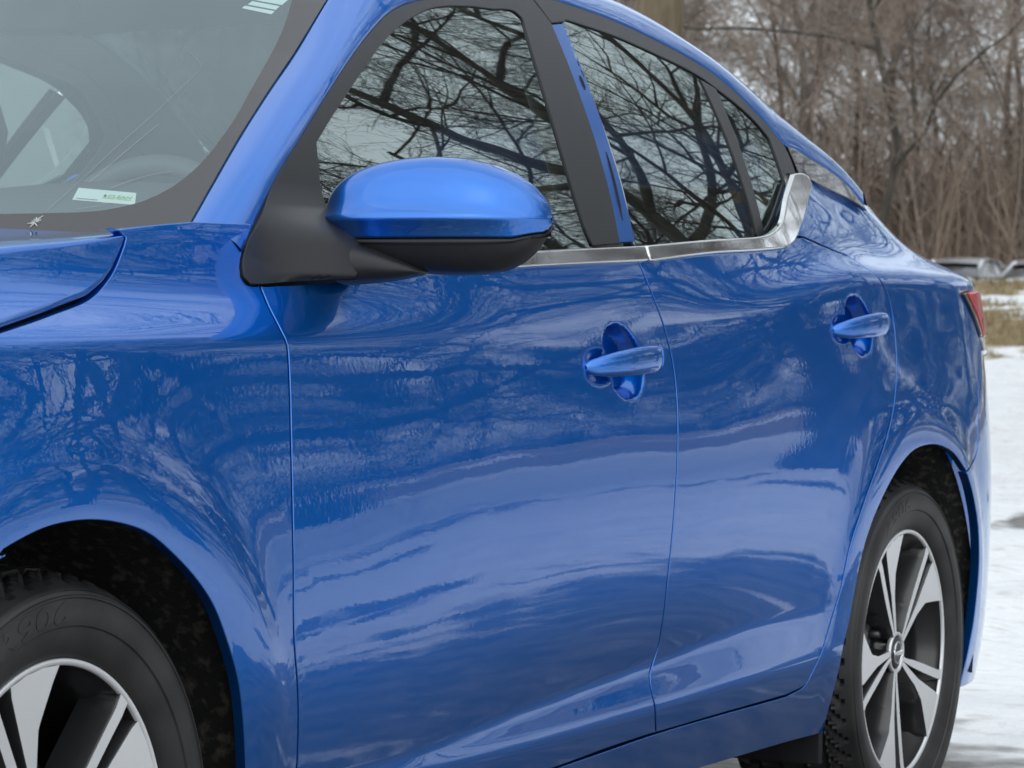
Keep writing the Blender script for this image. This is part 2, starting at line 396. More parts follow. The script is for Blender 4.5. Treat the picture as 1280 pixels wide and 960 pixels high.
def grid_mesh(name, P, m, parent=None, close_u=False, close_v=False, flip=False):
    P = np.asarray(P, float); nu, nv = P.shape[:2]; F = []
    for i in range(nu if close_u else nu-1):
        for j in range(nv if close_v else nv-1):
            a, b, c, d = i*nv+j, ((i+1) % nu)*nv+j, ((i+1) % nu)*nv+(j+1) % nv, i*nv+(j+1) % nv
            F.append((a, d, c, b) if flip else (a, b, c, d))
    return make(name, P.reshape(-1, 3), F, m, parent)
def tube(name, path, rad, m, parent=None, sides=10, squash=1.0):
    path = np.asarray(path, float); n = len(path); rad = np.broadcast_to(rad, (n,)); P = []
    for i in range(n):
        t = path[min(i+1, n-1)] - path[max(i-1, 0)]; t /= np.linalg.norm(t)
        up = np.array([0, 0, 1.]) if abs(t[2]) < .9 else np.array([1., 0, 0]); u = np.cross(t, up); u /= np.linalg.norm(u); w = np.cross(u, t)
        P.append([path[i] + rad[i]*(u*math.cos(a)*squash + w*math.sin(a)) for a in np.linspace(0, 2*math.pi, sides, endpoint=False)])
    P = np.array(P); o = grid_mesh(name, P, m, parent, close_v=True, flip=True)
    me = o.data; bm = bmesh.new(); bm.from_mesh(me); bm.verts.ensure_lookup_table()
    bm.faces.new([bm.verts[k] for k in range(sides)]); bm.faces.new([bm.verts[(n-1)*sides+k] for k in reversed(range(sides))])
    bm.to_mesh(me); bm.free()
    return o
def box(name, lo, hi, m, parent=None, bev=.01):
    bm = bmesh.new(); bmesh.ops.create_cube(bm, size=1)
    for v in bm.verts: v.co = [(lo[k]+hi[k])/2 + v.co[k]*(hi[k]-lo[k]) for k in range(3)]
    if bev: bmesh.ops.bevel(bm, geom=bm.edges[:], offset=bev, segments=3, profile=.5, affect='EDGES')
    me = bpy.data.meshes.new(name); bm.to_mesh(me); bm.free(); me.materials.append(m)
    me.polygons.foreach_set('use_smooth', [True]*len(me.polygons))
    return part(name, me, parent=parent)
def lathe(name, prof, m, parent=None, n=96, flip=False):
    """profile of (radius, y) turned round the y axis"""
    a = np.linspace(0, 2*math.pi, n, endpoint=False); pr = np.asarray(prof, float)
    P = np.stack([np.outer(np.cos(a), pr[:, 0]), np.tile(pr[:, 1], (n, 1)), np.outer(np.sin(a), pr[:, 0])], -1)
    return grid_mesh(name, P, m, parent, close_u=True, flip=flip)
# outlines of panels and windows, metres (x along the car, z up), measured on the surfaces above
B = {
 'gap_fender': [(0.4772, 0.3710), (0.4469, 0.5275), (0.4458, 0.6224), (0.4514, 0.7547), (0.4596, 0.8303), (0.4636, 0.8758), (0.4599, 0.8919), (0.4647, 0.9135), (0.4690, 0.9325), (0.4680, 0.9467)],
 'gap_b': [(1.5785, 0.2951), (1.5600, 0.3263), (1.5480, 0.3572), (1.5481, 0.3867), (1.5576, 0.3978), (1.5673, 0.4235), (1.5640, 0.4577), (1.5591, 0.5325), (1.5646, 0.6158), (1.5765, 0.7225), (1.5822, 0.7937), (1.5804, 0.8413), (1.5656, 0.8948), (1.5427, 0.9420), (1.5287, 0.9771), (1.5195, 1.0005)],
 'rear_cut': [(2.3163, 1.0567), (2.5103, 1.0286), (2.5381, 0.9961), (2.5883, 0.9533), (2.5975, 0.8900), (2.5847, 0.8267), (2.5521, 0.7682), (2.5038, 0.7191), (2.4425, 0.6656), (2.3848, 0.6102), (2.3250, 0.5326), (2.2927, 0.4426), (2.2526, 0.3751), (2.2143, 0.3364), (2.1903, 0.3119), (2.1100, 0.3005)],
 'door_bottom': [(2.1100, 0.3005), (1.8201, 0.2985), (1.5848, 0.2945), (1.2482, 0.2827)],
 'arch_f': [(-0.1519, 0.6635), (-0.1184, 0.6749), (-0.0671, 0.6864), (0.0061, 0.6896), (0.0751, 0.6811), (0.1212, 0.6683), (0.1688, 0.6436), (0.2168, 0.6121), (0.2529, 0.5799), (0.2825, 0.5393), (0.3092, 0.4952), (0.3265, 0.4550), (0.3501, 0.3860)],
 'ridge_f': [(-0.1471, 0.7279), (-0.0895, 0.7447), (-0.0320, 0.7512), (0.0237, 0.7511), (0.0938, 0.7419), (0.1571, 0.7194), (0.2244, 0.6853), (0.2800, 0.6499), (0.3218, 0.6017), (0.3560, 0.5456), (0.3709, 0.4902)],
 'arch_r': [(2.3463, 0.2201), (2.3403, 0.2549), (2.3386, 0.3128), (2.3395, 0.3583), (2.3648, 0.4096), (2.3829, 0.5047), (2.4149, 0.5566), (2.4700, 0.6057), (2.5520, 0.6549), (2.6349, 0.6846), (2.7220, 0.6934), (2.7919, 0.6906), (2.8770, 0.6741), (2.9590, 0.6401)],
 'ridge_r': [(2.4611, 0.6843), (2.5615, 0.7394), (2.6893, 0.7686), (2.8035, 0.7730), (2.9071, 0.7586), (3.0140, 0.7234), (3.0783, 0.6869)],
 'sill_bot': [(1.8122, 0.2135), (1.9790, 0.2135), (2.1643, 0.2089), (2.3248, 0.2119)],
 'quarter_top': [(2.5510, 1.1590), (2.6952, 1.1507), (2.8311, 1.1384), (2.9396, 1.1244)],
 'hood_gap': [(-0.0928, 0.8919), (0.0184, 0.9100), (0.1163, 0.9281), (0.1547, 0.9427), (0.1849, 0.9610), (0.2080, 0.9831), (0.2204, 0.9970), (0.2121, 1.0022), (0.1839, 1.0049)],
 'a_seam': [(0.3581, 1.0214), (0.4871, 1.0228)],
 'fender_rear_top': [(0.4866, 1.0218), (0.4639, 1.0010), (0.4420, 0.9767), (0.4349, 0.9575), (0.4439, 0.9482), (0.4685, 0.9477)],
 'belt_f': [(0.4680, 0.9467), (0.6538, 0.9566), (1.1509, 0.9859), (1.4815, 1.0020)],
 'belt_r': [(1.4937, 1.0035), (1.8658, 1.0242), (2.1007, 1.0351), (2.2137, 1.0419), (2.3495, 1.0794), (2.4621, 1.1246), (2.5580, 1.1593)],
 'bumper_seam': [(2.9647, 0.6369), (3.0574, 0.6603), (3.0903, 0.6759), (3.1150, 0.7375), (3.1412, 0.7828), (3.2471, 0.8351)],
 'tail': [(3.0756, 0.9726), (4.3981, 0.9663), (4.3966, 0.8687), (4.3651, 0.8467), (3.2219, 0.8917)],
 'silF': [(1.2789, 0.8435), (1.4234, 0.8633), (1.5472, 0.8510)],
 'handR': [(2.2762, 0.9031), (2.5525, 0.9109), (2.4190, 0.9077)],
 'cupF': [(1.3337, 0.8772), (1.4060, 0.9059), (1.4521, 0.8748), (1.4779, 0.8304), (1.4251, 0.7963), (1.3682, 0.8200)],
 'cupR': [(2.3466, 0.9372), (2.3863, 0.9580), (2.4538, 0.9244), (2.4712, 0.8830), (2.4142, 0.8583), (2.3691, 0.8762)],
 'crease_haunch': [(1.9049, 0.9120), (2.1329, 0.9459), (2.3929, 0.9827), (2.5625, 0.9965), (3.1470, 1.0046)],
 'crease_front': [(-0.1125, 0.8656), (0.0296, 0.8763), (0.1881, 0.8806), (0.4678, 0.8825), (0.6402, 0.8835)],
}
G = {
 'frame_out_f': [(0.4914, 1.0210), (0.5753, 1.0796), (0.6868, 1.1421), (0.8133, 1.2086), (0.9523, 1.2744), (1.0932, 1.3299), (1.1828, 1.3534)],
 'frame_out_r': [(1.7377, 1.4098), (1.8586, 1.4017), (2.0253, 1.3893), (2.2305, 1.3583), (2.2967, 1.3607), (2.3960, 1.3347), (2.4882, 1.3001), (2.5330, 1.2624), (2.5345, 1.2064), (2.5087, 1.1747)],
 'glass_f': [(1.4175, 1.0455), (1.4310, 1.1217), (1.4741, 1.2278), (1.5319, 1.3210), (1.5734, 1.3759), (1.3846, 1.3673), (1.2692, 1.3548), (1.1807, 1.3349), (1.0488, 1.2921), (0.9052, 1.2288), (0.7739, 1.1645), (0.7103, 1.1302), (0.6742, 1.0618), (1.2500, 1.0045), (1.4114, 1.0153)],
 'appl_r': [(1.6714, 1.3672), (1.6156, 1.2516), (1.5238, 1.0240)],
 'strip_r': [(1.7375, 1.3755), (1.6810, 1.3006), (1.6471, 1.2009), (1.6113, 1.0996), (1.5932, 1.0270)],
 'glass_r': [(1.7420, 1.3784), (1.9126, 1.3647), (2.0635, 1.3439), (2.2216, 1.3194), (2.2376, 1.3164), (2.1814, 1.2074), (2.1231, 1.0513), (1.5922, 1.0257)],
 'glass_q': [(2.2766, 1.3068), (2.3611, 1.2821), (2.4140, 1.2505), (2.4269, 1.2205), (2.3879, 1.1493), (2.2894, 1.1058), (2.1621, 1.0563)],
 'chrome_r_up': [(1.5552, 1.0177), (1.8468, 1.0361), (2.1659, 1.0524), (2.2462, 1.0707), (2.3524, 1.1184), (2.4725, 1.1682)],
 'chrome_r_lo': [(1.5553, 1.0051), (1.8345, 1.0225), (2.1953, 1.0386), (2.2687, 1.0451), (2.3862, 1.0850), (2.4797, 1.1280), (2.5343, 1.1555), (2.5357, 1.1697), (2.4936, 1.1699)],
 'chrome_f_up': [(1.1960, 0.9999), (1.5416, 1.0173)],
 'chrome_f_lo': [(1.1815, 0.9863), (1.5440, 1.0055)],
 'pillar_up': [(2.5079, 1.2248), (2.5587, 1.2204), (2.6491, 1.2021), (2.7633, 1.1812), (2.8083, 1.1508), (2.8521, 1.1289)],
 'pillar_lo': [(2.7359, 1.1436), (2.5737, 1.1571), (2.5114, 1.1722), (2.5062, 1.1951)],
 'roof_sil': [(2.0242, 1.4368), (2.1904, 1.4085), (2.2761, 1.3806), (2.4180, 1.3462), (2.5113, 1.3122), (2.5883, 1.2657), (2.6806, 1.2196), (2.7932, 1.1767), (2.8313, 1.1414)],
}
# ================================================================ THE CAR
CAR0 = Vector((WB/2, YC, 0))
car = empty("sedan", CAR0, "glossy metallic blue four-door sedan parked on snowy ground, seen close from its front corner", "car")
OFF = -CAR0
def P_(name, segs, fn, m, parent=None, **kw):
    o = panel(name, segs, fn, m, parent or car, **kw)
    if parent is None: o.location = OFF
    return o
def fix(o):                      # part built in world coordinates -> child of the car
    o.parent = car; o.location = OFF; return o
both = []                        # parts of the near side that the far side has too
fb = body_y; fg = glass_y
def fmin(x, z):
    g = glass_y(x, z); w = np.clip((np.asarray(z, float) - np.interp(x, [.7, .9, 1.9, 2.25], [1.015, .985, .985, 1.075]))/np.interp(x, [.7, .9, 1.9, 2.25], [.06, .025, .025, .06]), 0, 1); w = w*w*(3-2*w)
    return np.minimum(body_y(x, z, False), g)*(1-w) + g*w
def rv(l): return list(reversed(l))

def fchrome(x, z): return glass_y(x, z) - pchip([.6, 1.1, 1.55, 1.9, 2.05, 2.16, 2.34, 2.6], [.013, .020, .027, .029, .0285, .0265, .0155, .0145], np.asarray(x, float))
gapF = B['gap_fender'][1:]; gapF = [(.487, .285), (.478, .37), (.462, .46)] + gapF          # bottom to top
gapB = B['gap_b']; cut = B['rear_cut']; bottom = B['door_bottom']
arcF = B['arch_f']; arcR = B['arch_r']
hood_gap = B['hood_gap']
G['strip_r'] = [(1.737, 1.375), (1.697, 1.301), (1.652, 1.201), (1.615, 1.100), (1.592, 1.027)]
G['frame_out_r'] = [(1.747, 1.411), (1.835, 1.406), (1.926, 1.3995), (2.016, 1.390), (2.108, 1.377), (2.215, 1.359), (2.286, 1.343), (2.338, 1.326), (2.387, 1.304), (2.427, 1.279), (2.467, 1.251), (2.497, 1.224), (2.492, 1.198), (2.481, 1.172)]
G['glass_r'] = [(1.742, 1.3785), (1.923, 1.367), (2.060, 1.350), (2.187, 1.332), (2.238, 1.321), (2.181, 1.207), (2.123, 1.051), (1.592, 1.026)]
G['glass_q'] = [(2.277, 1.308), (2.349, 1.282), (2.400, 1.255), (2.426, 1.230), (2.388, 1.151), (2.265, 1.097), (2.154, 1.055)]
G['pillar_up'] = [(2.513, 1.225), (2.571, 1.215), (2.633, 1.2025), (2.705, 1.189), (2.768, 1.1725), (2.813, 1.152), (2.849, 1.129)]
front_arc = [(.372*math.cos(R(a)), ZC + .372*math.sin(R(a))) for a in (112, 122, 132, 142, 152, 159)]
rear_arc = [(2.964, .637), (3.012, .595), (3.056, .535), (3.082, .465), (3.092, .40), (3.090, .33), (3.078, .27), (3.064, .22)]

fender = P_("front_fender", [
    B['fender_rear_top'], rv(gapF)[0:], [(.487, .285), (.487, .205)], [(.487, .205), (.374, .205)], [(.374, .205), (.370, .29), (.362, .345)] + rv(arcF) + front_arc,
    [front_arc[-1], (-.46, .49), (-.60, .66)], [(-.60, .66), (-.56, .76), (-.42, .835)], [(-.42, .835), (-.30, .857), (-.20, .873)] + hood_gap[:7],
    hood_gap[6:], [hood_gap[-1], (.26, 1.013), B['a_seam'][0]], B['a_seam']], lambda x, z: fb(x, z, False), M_PAINT, hem=.012)
both.append(fender)

doorF = P_("front_door", [gapF, B['belt_f'], rv(gapB), [gapB[0], (1.40, .2895), bottom[-1], (.90, .276), (.487, .285)]],
           fb, M_PAINT, dense=[(1.40, .852, .17, .09, .0045)])
belt_up = [(p[0], p[1]+.010) for p in B['belt_r'][:4]]
doorR = P_("rear_door", [gapB, [gapB[-1], belt_up[0]], belt_up, [belt_up[3], cut[0]], cut[0:2], cut[1:13], cut[12:], bottom[:3][0:3]],
           fb, M_PAINT, dense=[(2.40, .905, .17, .09, .0045)])
seam = [(2.964, .637), (3.062, .660), (3.088, .678), (3.112, .737), (3.140, .785), (3.190, .832), (3.217, .889)]
quarter = P_("rear_quarter_panel", [
    [(2.11, .2995)] + rv(cut)[1:4] + rv(cut)[3:14], rv(cut)[13:15], [cut[1], cut[0], (2.285, 1.056)], [(2.285, 1.056), (2.37, 1.103), (2.46, 1.146), (2.515, 1.170)], [(2.515, 1.170), (2.547, 1.164)],
    [(2.547, 1.164), (2.693, 1.155), (2.80, 1.149), (2.92, 1.140), (3.02, 1.130), (3.12, 1.112), (3.25, 1.09), (3.40, 1.065)], [(3.40, 1.065), (3.42, 1.02), (3.36, .982)], [(3.36, .982), (3.22, .976), (3.076, .974)],
    [(3.076, .974), (3.14, .935), (3.217, .889)], rv(seam), rv(arcR) + [(2.352, .21)], [(2.352, .21), (1.98, .213), (1.2, .212), (.49, .208)], [(.49, .208), (.49, .283)],
    [(.49, .283), (.90, .274), bottom[-1], (1.40, .2875), bottom[2], bottom[1], (2.11, .2995)]], lambda x, z: fb(x, z, False), M_PAINT, hem=.012)
both += [doorF, doorR, quarter]
bumper = P_("rear_bumper", [seam, [seam[-1], (3.35, .875), (3.55, .87), (3.69, .87)], [(3.69, .87), (3.69, .22)], [(3.69, .22), (3.3, .215), (3.064, .22)], rv(rear_arc)],
            lambda x, z: fb(x, z, False), M_PAINT, hem=.016)
bumperF = P_("front_bumper", [[(-.36, .44), (-.46, .488), (-.604, .655)], [(-.604, .655), (-.99, .62)], [(-.99, .62), (-.99, .2)], [(-.99, .2), (-.5, .2), (-.35, .2)], [(-.35, .2), (-.372, .3), (-.36, .44)]],
             lambda x, z: fb(x, z, False), M_PAINT, hem=.03)
both += [bumper, bumperF]
headlamp = P_("headlight", [[(-.606, .662), (-.565, .76), (-.425, .832)], [(-.425, .832), (-.60, .80), (-.99, .73)], [(-.99, .73), (-.99, .63)], [(-.99, .63), (-.606, .662)]], lambda x, z: fb(x, z, False), M_CLEARLENS)
both.append(headlamp)

# dark structure behind the panel gaps
shell = P_("inner_body_shell", [[(.40, .235), (2.30, .235)], [(2.30, .235), (2.31, .40), (2.40, .62), (2.60, .72), (2.80, .73), (3.0, .70)], [(3.0, .70), (3.22, .80)], [(3.22, .80), (3.06, .98)],
            [(3.06, .98), (2.6, 1.06), (2.34, 1.05), (1.5, .985), (.47, .93)], [(.47, .93), (.2, .97), (.1, .93)], [(.1, .93), (-.3, .84)], [(-.3, .84), (-.2, .75), (0, .735), (.2, .69), (.33, .58), (.40, .40), (.40, .235)]],
            lambda x, z: fb(x, z, False), M_DARK, off=.034, hem=.005, spacing=.03)
both.append(shell)

# ---- greenhouse
fo = G['frame_out_f']; fr_ = G['frame_out_r']; gf = G['glass_f']; gr = G['glass_r']; gq = G['glass_q']
top_edge = fo + [(1.31, 1.3745), (1.45, 1.394), (1.60, 1.4055)] + fr_[:1]
def sail_y(x, z):
    x = np.asarray(x, float); z = np.asarray(z, float)
    a = np.clip((x - .474)/.20, 0, 1); a = a*a*(3-2*a); b = np.clip((1.050 - z)/.05, 0, 1); b = b*b*(3-2*b); c = np.clip((z - .949)/.012, 0, 1); c = c*c*(3-2*c)
    w = np.clip((.80 - x)/.1, 0, 1)
    return fmin(x, z) - .062*a*b*c*w
frameF = P_("window_frame", [fo[0:7] + [(1.31, 1.3745), (1.45, 1.394), (1.60, 1.4045), (1.658, 1.4075)], [(1.658, 1.4075), G['appl_r'][0]], G['appl_r'], [G['appl_r'][-1], (1.482, 1.022), (1.424, 1.0185)],
            [(1.424, 1.0185), (1.418, 1.046), gf[1], gf[2], gf[3], (1.567, 1.366)], [(1.567, 1.366), (1.555, 1.3745), (1.47, 1.371), gf[5], gf[6], gf[7], gf[8], gf[9], gf[10], gf[11]],
            [gf[11], gf[12], (.668, 1.02), (.672, .99)], [(.672, .99), (.668, .9585)], [(.668, .9585), (.56, .953), (.463, .9485)], rv(B['fender_rear_top'])[1:4], [B['fender_rear_top'][2], B['fender_rear_top'][1], fo[0]]],
            sail_y, M_BLACK, off=-.0005, hem=.005, spacing=.02, gap=.0016, dense=[(.575, .995, .11, .06, .006)])
doorF_kids = [(frameF, doorF)]
frameR = P_("window_frame", [[(1.664, 1.4085)] + fr_[:12], fr_[11:], [fr_[13], (2.42, 1.168)], [(2.42, 1.168), (2.305, 1.118), (2.205, 1.075), (2.150, 1.0565)], [(2.150, 1.0565), gq[6]],
            [gq[6], gq[5], gq[4]], [gq[4], gq[3]], [gq[3], gq[2], gq[1], gq[0]], [gq[0], gr[4]], [gr[4], gr[3], gr[2], gr[1], (1.742, 1.379)], [(1.742, 1.379), (1.738, 1.3755)], [(1.738, 1.3755), (1.674, 1.3675)], [(1.674, 1.3675), (1.664, 1.4085)]],
            fg, M_BLACK, off=-.0005, hem=.005, spacing=.02, gap=.0016)
divider = P_("window_divider", [[(2.222, 1.319), (2.277, 1.307)], [(2.277, 1.307), (2.235, 1.215), (2.162, 1.056)], [(2.162, 1.056), (2.123, 1.051)], [(2.123, 1.051), (2.181, 1.207), (2.222, 1.319)]], fg, M_BLACK, off=-.0002, hem=.005, spacing=.02, gap=.0016)
post = P_("bare_door_post", [G['appl_r'], [G['appl_r'][-1], G['strip_r'][-1]], rv(G['strip_r']), [G['strip_r'][0], G['appl_r'][0]]], fg, M_POST, off=.003, hem=.006, spacing=.02)
for z0, z1 in ((1.285, 1.262), (1.165, 1.06)):                   # slots left where the cover strip was
    a = np.array([(1.0*np.interp(z, [1.027, 1.375], [1.556, 1.703]), z) for z in np.linspace(z0, z1, 6)])
    pts = np.stack([a[:, 0], fmin(a[:, 0], a[:, 1]) + .0035, a[:, 1]], 1)
    s = tube("post_slot", pts, [.0012, .003, .003, .003, .003, .0012], M_DARK, sides=6); s.parent = post
doorR_kids = [(frameR, doorR), (divider, doorR), (post, doorR)]
glsF = P_("window_glass", [[gf[13], gf[14], (1.417, 1.02)], [(1.417, 1.02), gf[0], gf[1], gf[2], gf[3], (1.569, 1.372)], [(1.569, 1.372), gf[5], gf[6], gf[7], gf[8], gf[9], gf[10], gf[11]], [gf[11], gf[12], (.668, .99)], [(.668, .99), gf[13]]],
         fg, M_GLASS, off=.0030, gap=-.009, hem=.003, spacing=.02)
glsR = P_("window_glass", [[gr[7], gr[6]], [gr[6], gr[5], gr[4]], [gr[4], gr[3], gr[2], gr[1], gr[0]], [gr[0], (1.681, 1.27), (1.647, 1.17), gr[7]]][:3] + [rv([gr[7], (1.625, 1.10), (1.660, 1.201), (1.694, 1.301), gr[0]])],
         fg, M_GLASS, off=.0030, gap=-.009, hem=.003, spacing=.02)
glsQ = P_("quarter_glass", [gq[:5], gq[4:7], [gq[6], gq[0]]], fg, M_GLASS, off=.0032, gap=-.009, hem=.003, spacing=.02)
doorF_kids.append((glsF, doorF)); doorR_kids += [(glsR, doorR), (glsQ, doorR)]
chF = P_("belt_moulding", [[(.67, .9785), (.93, .990), (1.196, 1.0035), (1.546, 1.0195)], [(1.546, 1.0195), (1.546, 1.0035)], [(1.546, 1.0035), (1.182, .988), (.93, .975), (.67, .9605)], [(.67, .9605), (.67, .9785)]], fchrome, M_CHROME, off=-.003, hem=.022, rad=.004, gap=0, spacing=.012)
cu = [(1.555, 1.0195), (1.811, 1.035), (2.052, 1.047), (2.117, 1.055), (2.198, 1.075), (2.30, 1.118), (2.413, 1.165)]
cl_ = [(1.555, 1.004), (1.799, 1.0215), (2.036, 1.032), (2.178, 1.041), (2.239, 1.052), (2.308, 1.074), (2.398, 1.113), (2.490, 1.154)]
chR = P_("belt_moulding", [cu, [cu[-1], (2.44, 1.1675), (2.472, 1.1675), (2.493, 1.1615), cl_[-1]], rv(cl_), [cl_[0], cu[0]]], fchrome, M_CHROME, off=-.004, hem=.005, rad=.005, gap=0, spacing=.012)
doorF_kids.append((chF, doorF)); doorR_kids.append((chR, doorR))
pu, pl_ = G['pillar_up'], G['pillar_lo']
pillar = P_("pillar_cover", [pu, [pu[-1], (2.856, 1.119)], [(2.856, 1.119), (2.782, 1.134), (2.716, 1.142), (2.639, 1.151), (2.556, 1.163), (2.522, 1.168)], [(2.522, 1.168), (2.500, 1.173)], [(2.500, 1.173), pu[0]]], fg, M_GLOSSBLK, off=-.001, hem=.01, spacing=.02)
both.append(pillar)
trim_in = P_("inner_pillar_trim", [fo[1:7] + [(1.31, 1.3745), (1.45, 1.394), (1.66, 1.4075)], [(1.66, 1.4075), (1.72, 1.37)], [(1.72, 1.37), (1.65, 1.20), (1.60, 1.0)], [(1.60, 1.0), (1.40, 1.0)], [(1.40, 1.0), gf[1], gf[2], gf[3], (1.56, 1.35)], [(1.56, 1.35), gf[5], gf[6], gf[7], gf[8], gf[9], gf[10], gf[11]], [gf[11], (.60, 1.0)], [(.60, 1.0), (.48, 1.0), fo[1]]],
            fg, M_HEAD, off=.03, hem=.002, spacing=.03)
trim_in2 = P_("inner_pillar_trim", [[(1.70, 1.41)] + fr_[:11] + [pu[1], pu[2], pu[4]], [pu[4], (2.55, 1.08), (2.25, 1.04), (2.15, 1.05)], [(2.15, 1.05)] + gq[5:3:-1] + [gq[3], gq[2], gq[1], (2.26, 1.32), gr[2], gr[1], gr[0]], [gr[0], (1.70, 1.41)]],
            fg, M_HEAD, off=.03, hem=.002, spacing=.03)
both += [trim_in, trim_in2]

# ---- windscreen surface
LW = np.array([[.426,.102,1.025],[.51,.125,1.073],[.619,.154,1.135],[.73,.182,1.195],[.848,.211,1.256],[1.004,.251,1.342],[1.13,.283,1.405]])
def wind(u, v):
    u = np.asarray(u, float); v = np.asarray(v, float)
    t = v*(len(LW)-1); i = np.clip(np.floor(t).astype(int), 0, len(LW)-2); f = (t-i)[..., None]
    L = LW[i]*(1-f) + LW[i+1]*f; Rr = L*np.array([1, -1, 1]) + np.array([0, 2*YC, 0]); uu = u[..., None]
    P = L*(1-uu) + Rr*uu; b = 1 - np.abs(2*uu-1)**2.3; vv = v[..., None]
    P = P + np.concatenate([-b*(.30-.12*vv), 0*b, b*(-.015+.055*vv)], -1)
    return P
def wnormal(u, v, e=1e-3):
    a = wind(u+e, v)-wind(u-e, v); b = wind(u, v+e)-wind(u, v-e); n = np.cross(b, a); n /= np.linalg.norm(n, axis=-1, keepdims=True)
    return np.where(n[..., 2:3] < 0, -n, n)
us = np.concatenate([np.linspace(0, .12, 25)[:-1], np.linspace(.12, .88, 40), np.linspace(.88, 1, 25)[1:]]); vs = np.linspace(-.12, 1.0, 60)
U, V = np.meshgrid(us, vs, indexing='ij')
ws = grid_mesh("windscreen", wind(U, V), M_WIND, flip=True); ws.data.normals_split_custom_set_from_vertices([tuple(n) for n in wnormal(U, V).reshape(-1, 3)]); fix(ws)
# black ceramic border printed on the inside
fr_uv = [(.0283, .82), (.020, .731), (.0133, .542), (.0105, .359), (.0135, .242), (.0183, .182), (.0265, .116), (.040, .062), (.0617, .030), (.09, .023), (.12, .02), (.3, .0), (.5, -.005)]
inner = catmull(fr_uv, .01); mi = inner[::-1].copy(); mi[:, 0] = 1 - mi[:, 0]; inner = np.vstack([[(.05, .90), (.034, .86)], inner, mi[1:], [(.966, .86), (.95, .90)]])
outer = []
for (u, v) in inner:
    if v > .15: outer.append((0.0 if u < .5 else 1.0, v))
    else: outer.append((u, -.115))
k = [i for i, (u, v) in enumerate(inner) if v <= .15]
for i in k:
    u = inner[i][0]; t = (i - k[0])/(k[-1]-k[0])
    outer[i] = (0, np.interp(t, [0, .06], [.15, -.115])) if t < .06 else ((1, np.interp(t, [.94, 1], [-.115, .15])) if t > .94 else (np.interp(t, [.06, .94], [0, 1]), -.115))
outer = np.array(outer); rows = []
for w in np.linspace(0, 1, 6):
    q = inner*(1-w) + outer*w; rows.append(wind(q[:, 0], q[:, 1]) + .0012*wnormal(q[:, 0], q[:, 1]))
fr_o = grid_mesh("ceramic_border", np.array(rows), M_FRIT); fr_o.parent = ws
rowt = []
for v in np.linspace(.86, 1.0, 6):
    u = np.linspace(0, 1, 50); rowt.append(wind(u, 0*u+v+.04*(np.abs(2*u-1))**8*(v < .9)) + .0012*wnormal(u, 0*u+v))
fr_t = grid_mesh("ceramic_border", np.array(rowt), M_FRIT); fr_t.parent = ws
def wpt(u, v, d): return (wind(np.array(u), np.array(v)) + d*wnormal(np.array(u), np.array(v)))
def decal(name, quad, m, d, n=8, rounded=0):
    q = np.array(quad); rows = []
    for a in np.linspace(0, 1, n):
        l = q[0]*(1-a)+q[3]*a; r = q[1]*(1-a)+q[2]*a; rows.append([wpt(*(l*(1-b)+r*b), d) for b in np.linspace(0, 1, n)])
    o = grid_mesh(name, np.array(rows), m); o.parent = ws; return o
ST = np.array([(.0833, .137), (.0440, .117), (.0400, .0655), (.0817, .087)])
stk = decal("sticker", ST, M_STICKER, -.0015)
def st_pt(a, b, d):              # a right, b up on the sticker
    q = ST[3]*(1-a)*(1-b) + ST[2]*a*(1-b) + ST[1]*a*b + ST[0]*(1-a)*b
    return wpt(q[0], q[1], d)
def text_mesh(body, size=1.0, bold=0.0, shear=0.0):
    cu_ = bpy.data.curves.new("lettering", 'FONT'); cu_.body = body; cu_.size = size; cu_.offset = bold; cu_.shear = shear; cu_.resolution_u = 3
    ob = bpy.data.objects.new("lettering", cu_); COL.objects.link(ob); dg = bpy.context.evaluated_depsgraph_get(); dg.update()
    me = bpy.data.meshes.new_from_object(ob.evaluated_get(dg)); v = np.array([x.co[:] for x in me.vertices]); f = [tuple(p.vertices) for p in me.polygons]
    bpy.data.objects.remove(ob); bpy.data.curves.remove(cu_); bpy.data.meshes.remove(me)
    return v, f
tv, tf = text_mesh("CLEAN", 1, .018, .25); tv[:, 0] -= tv[:, 0].min(); tv[:, 0] /= tv[:, 0].max(); tv[:, 1] -= tv[:, 1].min(); tv[:, 1] /= tv[:, 1].max()
make("sticker_lettering", [st_pt(.545 + .40*p[0], .40 + .24*p[1], -.0009) for p in tv], tf, M_GREEN, ws, smooth=False)
dr = [(.50 + .026*math.sin(a)*(1-.55*max(0, math.cos(a))), .52 + .12*math.cos(a) + (.06 if abs(a) < .1 else 0)) for a in np.linspace(-math.pi, math.pi, 18, endpoint=False)]
make("sticker_drop_mark", [st_pt(a, b, -.0009) for a, b in dr], [tuple(range(len(dr)))], M_NAVY, ws, smooth=False)
for a0, a1, b0, b1, mm in ((.46, .66, .30, .335, M_GREEN), (.70, .93, .30, .335, M_GREEN), (.06, .40, .10, .14, M_NAVY)):   # fine print, unreadable in the photo
    q = [(a0 + (a1-a0)*s, b) for b in (b0, b1) for s in np.linspace(0, 1, 5)]
    make("sticker_fine_print", [st_pt(a, b, -.0009) for a, b in q], [(i, i+1, i+6, i+5) for i in range(4)], mm, ws, smooth=False)
